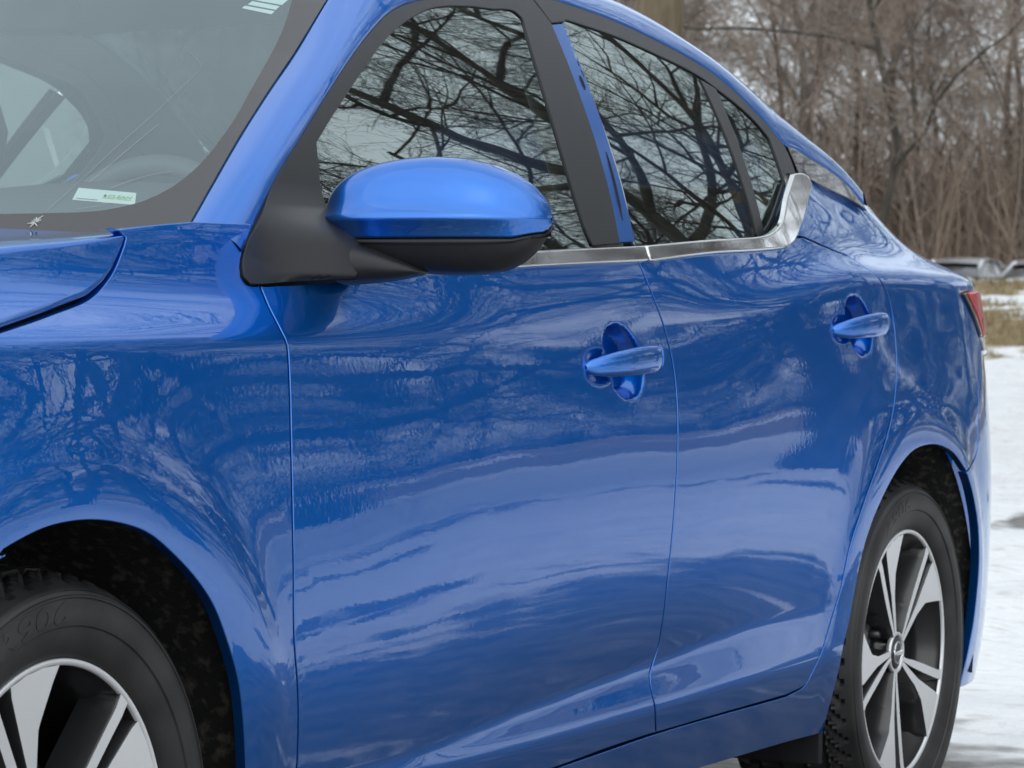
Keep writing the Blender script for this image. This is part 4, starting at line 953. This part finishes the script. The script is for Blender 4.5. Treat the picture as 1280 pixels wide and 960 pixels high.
# ================================================================ THE PLACE
CX, CY = -2.96, -2.0
M_BARK = mat("bark", (.06, .05, .042), rough=.9); vary(M_BARK, (.035, .030, .026), (.105, .090, .075), 9, 6, .35, .7, mapscale=(1, 1, .25)); add_bump(M_BARK, 30, .6, .02, 5, mapscale=(1, 1, .2))
M_TANBARK = mat("tan_bark", (.20, .155, .10), rough=.95); vary(M_TANBARK, (.09, .07, .042), (.20, .155, .10), 14, 6, .3, .7, mapscale=(1, 1, .2)); add_bump(M_TANBARK, 40, .8, .02, 5, mapscale=(1, 1, .2))
M_TWIG = mat("twigs", (.052, .042, .036), rough=.9)
M_BROWNTWIG = mat("brown_twigs", (.30, .235, .19), rough=.95)
M_GREYTWIG = mat("grey_brown_twigs", (.27, .22, .185), rough=.95)
M_WOODBARK = mat("woodland_bark", (.12, .10, .085), rough=.95)

# ---- ground
def smoothstep(a, b, x):
    t = np.clip((x-a)/(b-a), 0, 1); return t*t*(3-2*t)
def vnoise(x, y, seed=0):
    xi = np.floor(x).astype(int); yi = np.floor(y).astype(int); xf = x-xi; yf = y-yi
    def h(i, j):
        n = (i*374761393 + j*668265263 + seed*974634777) & 0x7fffffff; n = ((n ^ (n >> 13))*1274126177) & 0x7fffffff; return ((n ^ (n >> 16)) & 0xffff)/65535.0
    u = xf*xf*(3-2*xf); v = yf*yf*(3-2*yf)
    return (h(xi, yi)*(1-u) + h(xi+1, yi)*u)*(1-v) + (h(xi, yi+1)*(1-u) + h(xi+1, yi+1)*u)*v
def fbm(x, y, oct=4, seed=0):
    s = 0; a = .5
    for k in range(oct): s = s + a*vnoise(x*2**k, y*2**k, seed+k); a *= .5
    return s/(1-.5**oct)
def wet_mask(x, y):
    xe = 4.0 + 2.6*smoothstep(-.2, -1.2, y)
    m = smoothstep(-2.1, -1.2, y)*(1-smoothstep(2.6, 4.0, y))*smoothstep(-9, -6, x)*(1-smoothstep(-.5, .7, x-xe))
    return m
def ground_z(x, y):
    d = np.hypot(x-CX, y-CY)
    z = .42*smoothstep(20, 45, d) + 1.15*smoothstep(44, 60, d) - .66*smoothstep(61, 69, d) + 1.6*smoothstep(95, 160, d) + 6*smoothstep(160, 420, d)
    near = smoothstep(1.2, 3.0, np.hypot(np.maximum(np.abs(x-1.35)-2.4, 0), np.maximum(np.abs(y-YC)-.95, 0)))
    z = z + (.09*(fbm(x*.9, y*.9, 4, 3)-.5) + .10*(fbm(x*3, y*3, 4, 9)-.5))*(.12 + .88*near)*(1-.5*smoothstep(40, 90, d)) + .10*(fbm(x*.12, y*.12, 3, 5)-.5)*smoothstep(8, 30, d)
    return z
rad = np.concatenate([[0.0], np.geomspace(.35, 9, 130), np.geomspace(9.1, 75, 190), np.geomspace(77, 1500, 60)]); ang = np.linspace(0, 2*math.pi, 721)[:-1]
RRr, AA = np.meshgrid(rad, ang, indexing='ij'); GXs = 2.2 + RRr*np.cos(AA); GYs = .5 + RRr*np.sin(AA); GZs = ground_z(GXs, GYs) - .004
n1, n2 = GXs.shape; ii, jj = np.meshgrid(np.arange(n1-1), np.arange(n2), indexing='ij'); j2 = (jj+1) % n2
FF = np.stack([ii*n2+jj, (ii+1)*n2+jj, (ii+1)*n2+j2, ii*n2+j2], -1).reshape(-1, 4)
M_GROUND = mat("snow_and_turf", (.8, .82, .85), rough=.75)
gme = fast_mesh("ground", np.stack([GXs, GYs, GZs], -1).reshape(-1, 3), FF, M_GROUND)
dd = np.hypot(GXs-CX, GYs-CY)
# turf shows through the snow on the bank, in drawn-out patches
gn = fbm(GXs*.16, GYs*.16, 4, 21); gn2 = fbm(GXs*.9, GYs*.9, 3, 31)
bank = smoothstep(40, 46, dd)*(1-smoothstep(58.0, 60.5, dd))
band = .5 + .5*np.cos((dd + 5*(gn-.5) - 49)*2*math.pi/8.2)
grass = np.clip(bank*(.45 + .75*band + 1.1*(gn2-.5)) , 0, 1)
grass = np.maximum(grass, smoothstep(86, 94, dd)*(.85 + .6*(gn2-.5)))
wet = wet_mask(GXs + 1.6*(fbm(GXs*1.1, GYs*1.1, 4, 41)-.5), GYs + 1.6*(fbm(GXs*1.3, GYs*1.3, 4, 51)-.5))*(.85 + .9*(fbm(GXs*1.6, GYs*1.6, 4, 61)-.35))
wet = np.maximum(np.clip(wet, 0, 1), smoothstep(.57, .72, fbm(GXs*.55, GYs*.8, 5, 71))*(1-smoothstep(14, 26, dd))*.8)
for nm, arr in (("turf", grass), ("slush", wet)):
    at = gme.attributes.new(nm, 'FLOAT', 'POINT'); at.data.foreach_set('value', arr.astype(np.float32).ravel())
t = M_GROUND.node_tree; b = bsdf(M_GROUND)
tcg = N(t, "ShaderNodeTexCoord")
def tnoise(scale, detail=6, lo=.3, hi=.7):
    n = N(t, "ShaderNodeTexNoise", Scale=scale, Detail=detail); t.links.new(tcg.outputs['Object'], n.inputs['Vector'])
    r = N(t, "ShaderNodeMapRange"); r.inputs[1].default_value = lo; r.inputs[2].default_value = hi; t.links.new(n.outputs[0], r.inputs[0]); return r.outputs[0]
def tmix(f, a, c):
    m_ = N(t, "ShaderNodeMix", data_type='RGBA')
    for s, v in ((6, a), (7, c)):
        if isinstance(v, tuple): m_.inputs[s].default_value = (*v, 1)
        else: t.links.new(v, m_.inputs[s])
    if isinstance(f, float): m_.inputs[0].default_value = f
    else: t.links.new(f, m_.inputs[0])
    return m_.outputs[2]
def edge(attr, noise, w0, w1):
    a_ = N(t, "ShaderNodeAttribute", attribute_name=attr); m_ = N(t, "ShaderNodeMath", operation='ADD'); t.links.new(a_.outputs['Fac'], m_.inputs[0])
    s_ = N(t, "ShaderNodeMath", operation='MULTIPLY_ADD'); s_.inputs[1].default_value = .7; s_.inputs[2].default_value = -.35; t.links.new(noise, s_.inputs[0]); t.links.new(s_.outputs[0], m_.inputs[1])
    r = N(t, "ShaderNodeMapRange"); r.inputs[1].default_value = w0; r.inputs[2].default_value = w1; t.links.new(m_.outputs[0], r.inputs[0]); return r.outputs[0]
snow = tmix(tnoise(3.2), (.78, .79, .81), (.87, .875, .885))
snow = tmix(tnoise(8.5, 8, .56, .74), snow, (.58, .57, .55))
snow = tmix(tnoise(1.1, 6, .55, .85), snow, (.66, .665, .68))
turfc = tmix(tnoise(5.5), (.19, .14, .065), (.34, .26, .135))
slc = tmix(tnoise(7), (.055, .050, .046), (.20, .185, .17))
col = tmix(edge("turf", tnoise(2.6, 8), .38, .58), snow, turfc)
wmask = edge("slush", tnoise(4.5, 8), .30, .75)
col = tmix(wmask, col, slc); t.links.new(col, b.inputs['Base Color'])
rr_ = N(t, "ShaderNodeMapRange"); rr_.inputs[3].default_value = .8; rr_.inputs[4].default_value = .42; t.links.new(wmask, rr_.inputs[0]); t.links.new(rr_.outputs[0], b.inputs['Roughness'])
nb_ = N(t, "ShaderNodeTexNoise", Scale=11, Detail=9); t.links.new(tcg.outputs['Object'], nb_.inputs['Vector']); bp = N(t, "ShaderNodeBump", Strength=.8, Distance=.06); t.links.new(nb_.outputs[0], bp.inputs['Height']); t.links.new(bp.outputs[0], b.inputs['Normal'])
ground = bpy.data.objects.new("ground", gme); COL.objects.link(ground); ground['kind'] = 'structure'

# ---- bare trees
def perp(d):
    a = np.where(np.abs(d[:, 2:3]) < .9, np.array([[0, 0, 1.]]), np.array([[1., 0, 0]])); u = np.cross(d, a); u /= np.linalg.norm(u, axis=1)[:, None]; return u, np.cross(d, u)
def grow(seed, height, trunk_r, spec, trunk_lean=(0, 0), trunk_wob=.05, first=.3):
    """spec per level: (children, length ratio lo, hi, angle lo, hi, points, wander, lift, radius ratio). Returns polylines per level."""
    r = np.random.default_rng(seed); lev = []
    n = 9; z = np.linspace(0, 1, n); wob = np.cumsum(r.normal(0, trunk_wob, (n, 2)), 0)*height/n
    P = np.stack([wob[:, 0] + trunk_lean[0]*z*height, wob[:, 1] + trunk_lean[1]*z*height, z*height], 1)[None]
    rad_ = (trunk_r*(1-.86*z)**.8 + trunk_r*.45*np.exp(-z*height/.35))[None]; lev.append((P, rad_)); L = np.array([height])
    for li, (nc, l0, l1, a0, a1, npt, wander, lift, rr) in enumerate(spec):
        B_ = len(P); par = np.repeat(np.arange(B_), nc); m = len(par)
        lo = first if li == 0 else .18
        tpos = lo + (1.0-lo)*((np.tile(np.arange(nc), B_) + r.random(m))/nc)
        k = tpos*(P.shape[1]-1); i = np.minimum(k.astype(int), P.shape[1]-2); f = (k-i)[:, None]
        start = P[par, i]*(1-f) + P[par, i+1]*f; d0 = P[par, i+1]-P[par, i]; d0 /= np.linalg.norm(d0, axis=1)[:, None]
        pr = rad_[par, i]*(1-f[:, 0]) + rad_[par, i+1]*f[:, 0]
        u, w = perp(d0); az = (np.tile(np.arange(nc), B_)*2.399 + r.random(m)*1.2 + np.repeat(r.random(B_)*6.28, nc)); ang_ = np.radians(r.uniform(a0, a1, m))
        d = d0*np.cos(ang_)[:, None] + (u*np.cos(az)[:, None] + w*np.sin(az)[:, None])*np.sin(ang_)[:, None]
        ln_ = L[par]*r.uniform(l0, l1, m)*(1.15-.55*tpos if li else 1.05-.35*tpos)
        pts = [start]; dirs = d
        for s in range(npt-1):
            dirs = dirs + r.normal(0, wander, (m, 3)) + np.array([0, 0, lift]); dirs /= np.linalg.norm(dirs, axis=1)[:, None]
            pts.append(pts[-1] + dirs*(ln_/(npt-1))[:, None])
        P = np.stack(pts, 1); base = np.minimum(pr*rr, .055*ln_ + .002); rad_ = np.maximum(base[:, None]*(1-.80*np.linspace(0, 1, npt))[None], .0022); L = ln_; lev.append((P, rad_))
    return lev
def tubes(levs, sides, minr=0.0):
    VV, FFs, off = [], [], 0
    for (P, rd), k in zip(levs, sides):
        B_, n, _ = P.shape; T = np.gradient(P, axis=1).reshape(-1, 3); T /= np.linalg.norm(T, axis=1)[:, None] + 1e-9; u, w = perp(T)
        a = np.arange(k)*2*math.pi/k; rdd = np.maximum(rd, minr).reshape(-1, 1, 1)
        V_ = P.reshape(-1, 1, 3) + rdd*(u[:, None]*np.cos(a)[None, :, None] + w[:, None]*np.sin(a)[None, :, None])
        idx = np.arange(B_*n*k).reshape(B_, n, k); x = idx[:, :-1]; y = idx[:, 1:]
        F_ = np.stack([x, np.roll(x, -1, 2), np.roll(y, -1, 2), y], -1).reshape(-1, 4); VV.append(V_.reshape(-1, 3)); FFs.append(F_+off); off += B_*n*k
    return np.concatenate(VV), np.concatenate(FFs)
def tree_meshes(seed, height, tr, spec, mt, mtw, sides_t, sides_c, minr=.0, split=2, **kw):
    lv = grow(seed, height, tr, spec, **kw)
    return (fast_mesh("trunk", *tubes(lv[:split], sides_t), mt), fast_mesh("crown", *tubes(lv[split:], sides_c, minr), mtw))
def place_tree(meshes, x, y, rz, s, name, label, group=None):
    t_ = empty(name, (x, y, float(ground_z(np.array(x), np.array(y))) - .05), label, "tree", group); t_.rotation_euler = (0, 0, rz); t_.scale = (s, s, s)
    for nm, me in zip(("trunk", "crown"), meshes): part(nm, me, parent=t_)
    return t_
OAK = [(11, .50, .80, 42, 78, 10, .13, .015, .62), (9, .36, .62, 30, 65, 8, .16, .01, .60), (8, .34, .60, 28, 62, 6, .17, .012, .62), (7, .35, .62, 25, 60, 5, .16, .01, .65), (4, .4, .7, 25, 55, 3, .12, .0, .7)]
WOOD = [(14, .26, .46, 30, 62, 7, .10, .05, .5), (10, .40, .62, 28, 58, 5, .13, .03, .6), (9, .42, .66, 25, 55, 4, .13, .02, .65), (6, .45, .75, 22, 52, 3, .12, .01, .8)]
oak1 = tree_meshes(5, 10.5, .20, OAK, M_BARK, M_TWIG, (12, 8), (6, 4, 3, 3), first=.22, trunk_wob=.25)
oak2 = tree_meshes(12, 12.0, .26, OAK, M_BARK, M_TWIG, (12, 8), (6, 4, 3, 3), first=.20, trunk_lean=(.12, .05), trunk_wob=.22)
wood = [tree_meshes(31+k, 15+2*k, .10+.015*k, WOOD, M_WOODBARK, (M_BROWNTWIG, M_GREYTWIG, M_BROWNTWIG)[k], (8, 5), (4, 3, 3), minr=.0065, first=.12, trunk_wob=.10) for k in range(3)]
NEAR = [
 (oak2, 18.0, -5.6, 1.0, 1.00, "broad bare tree with a leaning trunk just behind the sedan"),
 (oak1, 14.5, -9.6, 2.2, 1.00, "spreading bare tree standing off the rear of the sedan's near side"),
 (oak1, 24.0, -8.0, 4.0, 1.15, "tall bare tree at the back of the snowy field beside the sedan"),
 (oak2, 21.0, -16.0, .4, 1.05, "wide bare tree out on the snow beside the sedan"),
 (oak1, 31.0, -4.0, 5.3, 1.2, "bare tree far down the snowy field behind the sedan"),
 (oak1, 34.0, 3.4, 1.4, 1.1, "bare tree right of the sedan's tail, its limbs reaching in over the field"),
 (oak1, 12.0, -14.5, 3.9, 1.05, "bare tree far off to the sedan's near side, beyond the spreading one"),
 (oak2, 29.5, -17.5, 2.9, 1.0, "bare tree between two wide ones on the snow beside the sedan"),
 (oak1, 42.0, -13.5, .9, 1.3, "tallest bare tree at the far end of the snowy field beside the sedan"),
 (oak2, 17.0, -25.0, 5.0, 1.2, "bare tree farthest out on the snow off the sedan's near side"),
 (oak2, 30.0, -22.0, 3.3, 1.1, "wide bare tree far out on the snowy field"),
]
for m_, x, y, rz, s, lb in NEAR: place_tree(m_, x, y, rz, s, "bare_tree", lb, "bare trees standing on the snow around the sedan")
# the trunk just behind the roof
tan = tree_meshes(77, 12, .215, OAK[:4], M_TANBARK, M_TWIG, (24, 8), (5, 4, 3), first=.55, trunk_wob=.01)
place_tree(tan, 19.0, 7.72, .5, 1.0, "tan_trunk_tree", "thick tree with a tan trunk rising right behind the sedan's roof")
mid = tree_meshes(53, 9.5, .085, [(9, .55, .85, 55, 80, 9, .12, .02, .6)] + OAK[1:4], M_BARK, M_GREYTWIG, (10, 7), (5, 3, 3), minr=.006, first=.22, trunk_wob=.2)
place_tree(mid, 48.8, 16.5, 2.0, 1.0, "spreading_tree", "low spreading bare tree on the bank behind the sedan's boot")
# the woods: first ranks as single trees
rg = np.random.default_rng(8); cnt = 0; WL = {0: "slim brown bare tree in the woods behind the field", 1: "taller grey brown bare tree in the woods behind the field", 2: "tallest bare tree in the woods behind the field"}
dark = [tree_meshes(41+k, 14+2*k, .14+.02*k, WOOD, M_BARK, M_TWIG, (8, 5), (4, 3, 3), minr=.012, first=.18, trunk_wob=.10) for k in range(2)]
def wood_tree(phi, D):
    x = CX + D*math.cos(R(phi)); y = CY + D*math.sin(R(phi)); k = int(rg.integers(3))
    if phi < 12:
        k = int(rg.integers(2)); place_tree(dark[k], x, y, float(rg.random()*6.28), float(rg.uniform(.75, 1.05)), "woodland_tree", ("dark bare tree in the woods beside the sedan", "taller dark bare tree in the woods beside the sedan")[k], "bare trees of the woods beside the sedan"); return
    place_tree(wood[k], x, y, float(rg.random()*6.28), float(rg.uniform(.8, 1.25)), "woodland_tree", WL[k], "bare trees of the woods behind the field")
for D, sp, jit in ((99, 1.3, 4), (113, 1.25, 6)):
    for phi in np.arange(15.0, 31.0, sp):
        ph_ = phi + rg.uniform(-.4, .4)*sp; D_ = D + rg.uniform(-jit, jit)
        if not (21.9 < ph_ < 23.7 and rg.random() < .75): wood_tree(ph_, D_)
for D, sp, jit in ((128, 2.5, 8), (148, 2.3, 9)):
    for phi in np.arange(-82, 12, sp): wood_tree(phi + rg.uniform(-.4, .4)*sp, D + rg.uniform(-jit, jit))
for phi in np.arange(32, 75, 4.0): wood_tree(phi + rg.uniform(-1, 1), 75 + rg.uniform(-10, 10))
# what lies between and behind them: undergrowth and stems that read as one mass
def brush_mass(name, n, dist, phis, h0, h1, m_, seed):
    r = np.random.default_rng(seed); ph = np.radians(r.uniform(phis[0], phis[1], n)); D = r.uniform(dist[0], dist[1], n)
    x = CX + D*np.cos(ph); y = CY + D*np.sin(ph); z = ground_z(x, y) - .1; h = h0 + (h1-h0)*r.random(n)**2.4; pts = [np.stack([x, y, z], 1)]; d = np.stack([r.normal(0, .10, n), r.normal(0, .10, n), np.ones(n)], 1)
    for k in range(4):
        d = d + r.normal(0, .12, (n, 3))*[1, 1, .2]; d /= np.linalg.norm(d, axis=1)[:, None]; pts.append(pts[-1] + d*(h/4)[:, None])
    P = np.stack(pts, 1); rd = (.0035*h + .007)[:, None]*np.linspace(1, .3, 5)[None]
    lv = [(P, rd)]; B_ = n
    par = np.repeat(np.arange(n), 6); m2 = len(par); i = r.integers(1, 4, m2); st = P[par, i]; dd_ = np.stack([r.normal(0, 1, m2), r.normal(0, 1, m2), r.uniform(.2, 1.4, m2)], 1); dd_ /= np.linalg.norm(dd_, axis=1)[:, None]
    ln_ = h[par]*r.uniform(.15, .35, m2); P2 = np.stack([st, st + dd_*(ln_*.5)[:, None], st + dd_*ln_[:, None] + np.stack([0*ln_, 0*ln_, .15*ln_], 1)], 1); lv.append((P2, np.tile(np.array([.013, .010, .007]), (m2, 1))))
    me = fast_mesh(name, *tubes(lv, (4, 3)), m_); o = bpy.data.objects.new(name, me); COL.objects.link(o); o['kind'] = 'stuff'; o['label'] = "brown mass of undergrowth and thin stems filling the woods"; return o
brush_mass("undergrowth", 15000, (93, 170), (14, 33), 1.5, 8.0, M_BROWNTWIG, 3)
brush_mass("far_woods", 9000, (118, 175), (-88, 13), 2.5, 9.0, M_TWIG, 4)
# dry grass standing on the bank
def grass_tufts():
    r = np.random.default_rng(6); n = 26000; ph = np.radians(r.uniform(8, 24, n)); D = r.uniform(42, 60.5, n); x = CX + D*np.cos(ph); y = CY + D*np.sin(ph)
    gnn = fbm(x*.16, y*.16, 4, 21); g2 = fbm(x*.9, y*.9, 3, 31); bd = .5 + .5*np.cos((D + 5*(gnn-.5) - 49)*2*math.pi/8.2); g = smoothstep(40, 46, D)*(1-smoothstep(58, 60.5, D))*(.45+.75*bd+1.1*(g2-.5))
    k = g > .5; x, y = x[k], y[k]; n = len(x); z = ground_z(x, y); h = r.uniform(.04, .14, n); a = r.uniform(0, 6.28, n); w = .012; lean = r.normal(0, .05, (n, 2))
    V_ = np.stack([np.stack([x - w*np.cos(a), y - w*np.sin(a), z-.02], 1), np.stack([x + w*np.cos(a), y + w*np.sin(a), z-.02], 1), np.stack([x + lean[:, 0], y + lean[:, 1], z + h], 1)], 1).reshape(-1, 3)
    me = fast_mesh("dry_grass", V_, np.arange(3*n).reshape(-1, 3), mat("straw", (.27, .21, .11), rough=.9), smooth=False); o = bpy.data.objects.new("dry_grass", me); COL.objects.link(o); o['kind'] = 'stuff'; o['label'] = "tan dry grass showing through the snow on the bank"
grass_tufts()

# ---- cars parked beyond the bank: only their roofs clear it
M_SILVER = mat("silver_paint", (.55, .56, .58), rough=.35, metal=.6, coat=1.0); M_DKGLASS = mat("dark_car_glass", (.02, .024, .026), rough=.05, coat=1.0)
def far_car(x, y, rz, label, m_):
    z = float(ground_z(np.array(x), np.array(y))); c = empty("parked_car", (x, y, z), label, "car", "cars parked beyond the bank"); c.rotation_euler = (0, 0, rz)
    S = [(-2.25, .35, .62), (-2.2, .30, .80), (-1.3, .25, .95), (-1.05, .25, .98), (1.45, .25, 1.0), (2.1, .28, .98), (2.28, .35, .80), (2.3, .38, .55)]; rows = []
    for xx, zb_, zt_ in S:
        w_ = .88 if abs(xx) < 2 else .74; rows.append([(xx, -w_*.9, zb_), (xx, -w_, (zb_+zt_)/2), (xx, -w_*.94, zt_-.05), (xx, -w_*.7, zt_), (xx, 0, zt_+.03), (xx, w_*.7, zt_), (xx, w_*.94, zt_-.05), (xx, w_, (zb_+zt_)/2), (xx, w_*.9, zb_), (xx, 0, zb_)])
    grid_mesh("body", np.array(rows), m_, c, close_v=True)
    C_ = [(-1.0, .97, .97), (-.45, .97, 1.28), (-.05, .97, 1.41), (.5, .97, 1.45), (1.0, .97, 1.40), (1.5, .98, 1.2), (1.85, .98, .99)]
    g = []; rf = []
    for xx, zb_, zt_ in C_:
        k = (zt_-zb_)/.48; wt = .80 - .20*k; g.append([(xx, -.82, zb_), (xx, -wt-.04, zt_-.04), (xx, -wt+.06, zt_), (xx, 0, zt_+.01), (xx, wt-.06, zt_), (xx, wt+.04, zt_-.04), (xx, .82, zb_)])
    grid_mesh("windows", np.array(g), M_DKGLASS, c)
    for xx, zb_, zt_ in C_[2:5]:
        pass
    rows = []
    for xx, zb_, zt_ in [(-.42, 0, 1.325), (-.15, 0, 1.415), (.0, 0, 1.44), (.5, 0, 1.475), (1.0, 0, 1.43), (1.36, 0, 1.32)]:
        wt = .635; rows.append([(xx, -wt-.03, zt_-.045), (xx, -wt+.05, zt_+.004), (xx, 0, zt_+.022), (xx, wt-.05, zt_+.004), (xx, wt+.03, zt_-.045)])
    grid_mesh("roof", np.array(rows), m_, c)
    for s in (-1, 1):
        tube("pillar", [(-1.02, s*.83, .97), (-.5, s*.70, 1.25), (-.12, s*.645, 1.385)], .035, m_, c, 8); tube("pillar", [(.35, s*.83, .97), (.30, s*.64, 1.42)], .035, m_, c, 8); tube("pillar", [(1.80, s*.80, 1.0), (1.45, s*.69, 1.22), (1.08, s*.64, 1.38)], .05, m_, c, 8)
        for xx in (-1.35, 1.35):
            wl = lathe("wheel", [(.001, -.02), (.2, -.02), (.31, 0), (.32, .05), (.32, .16), (.2, .2)], M_RUBBER, c, 32); wl.location = (xx, s*.85 - .09, .32)
def at(px_phi, D): return CX + D*math.cos(R(px_phi)), CY + D*math.sin(R(px_phi))
far_car(*at(18.36, 84), R(18.3+160), "silver parked car beyond the bank, nearer to the sedan's tail lamp", M_SILVER)
far_car(*at(17.02, 83), R(17+165), "silver parked car beyond the bank, cut by the right edge of the photo", M_SILVER)
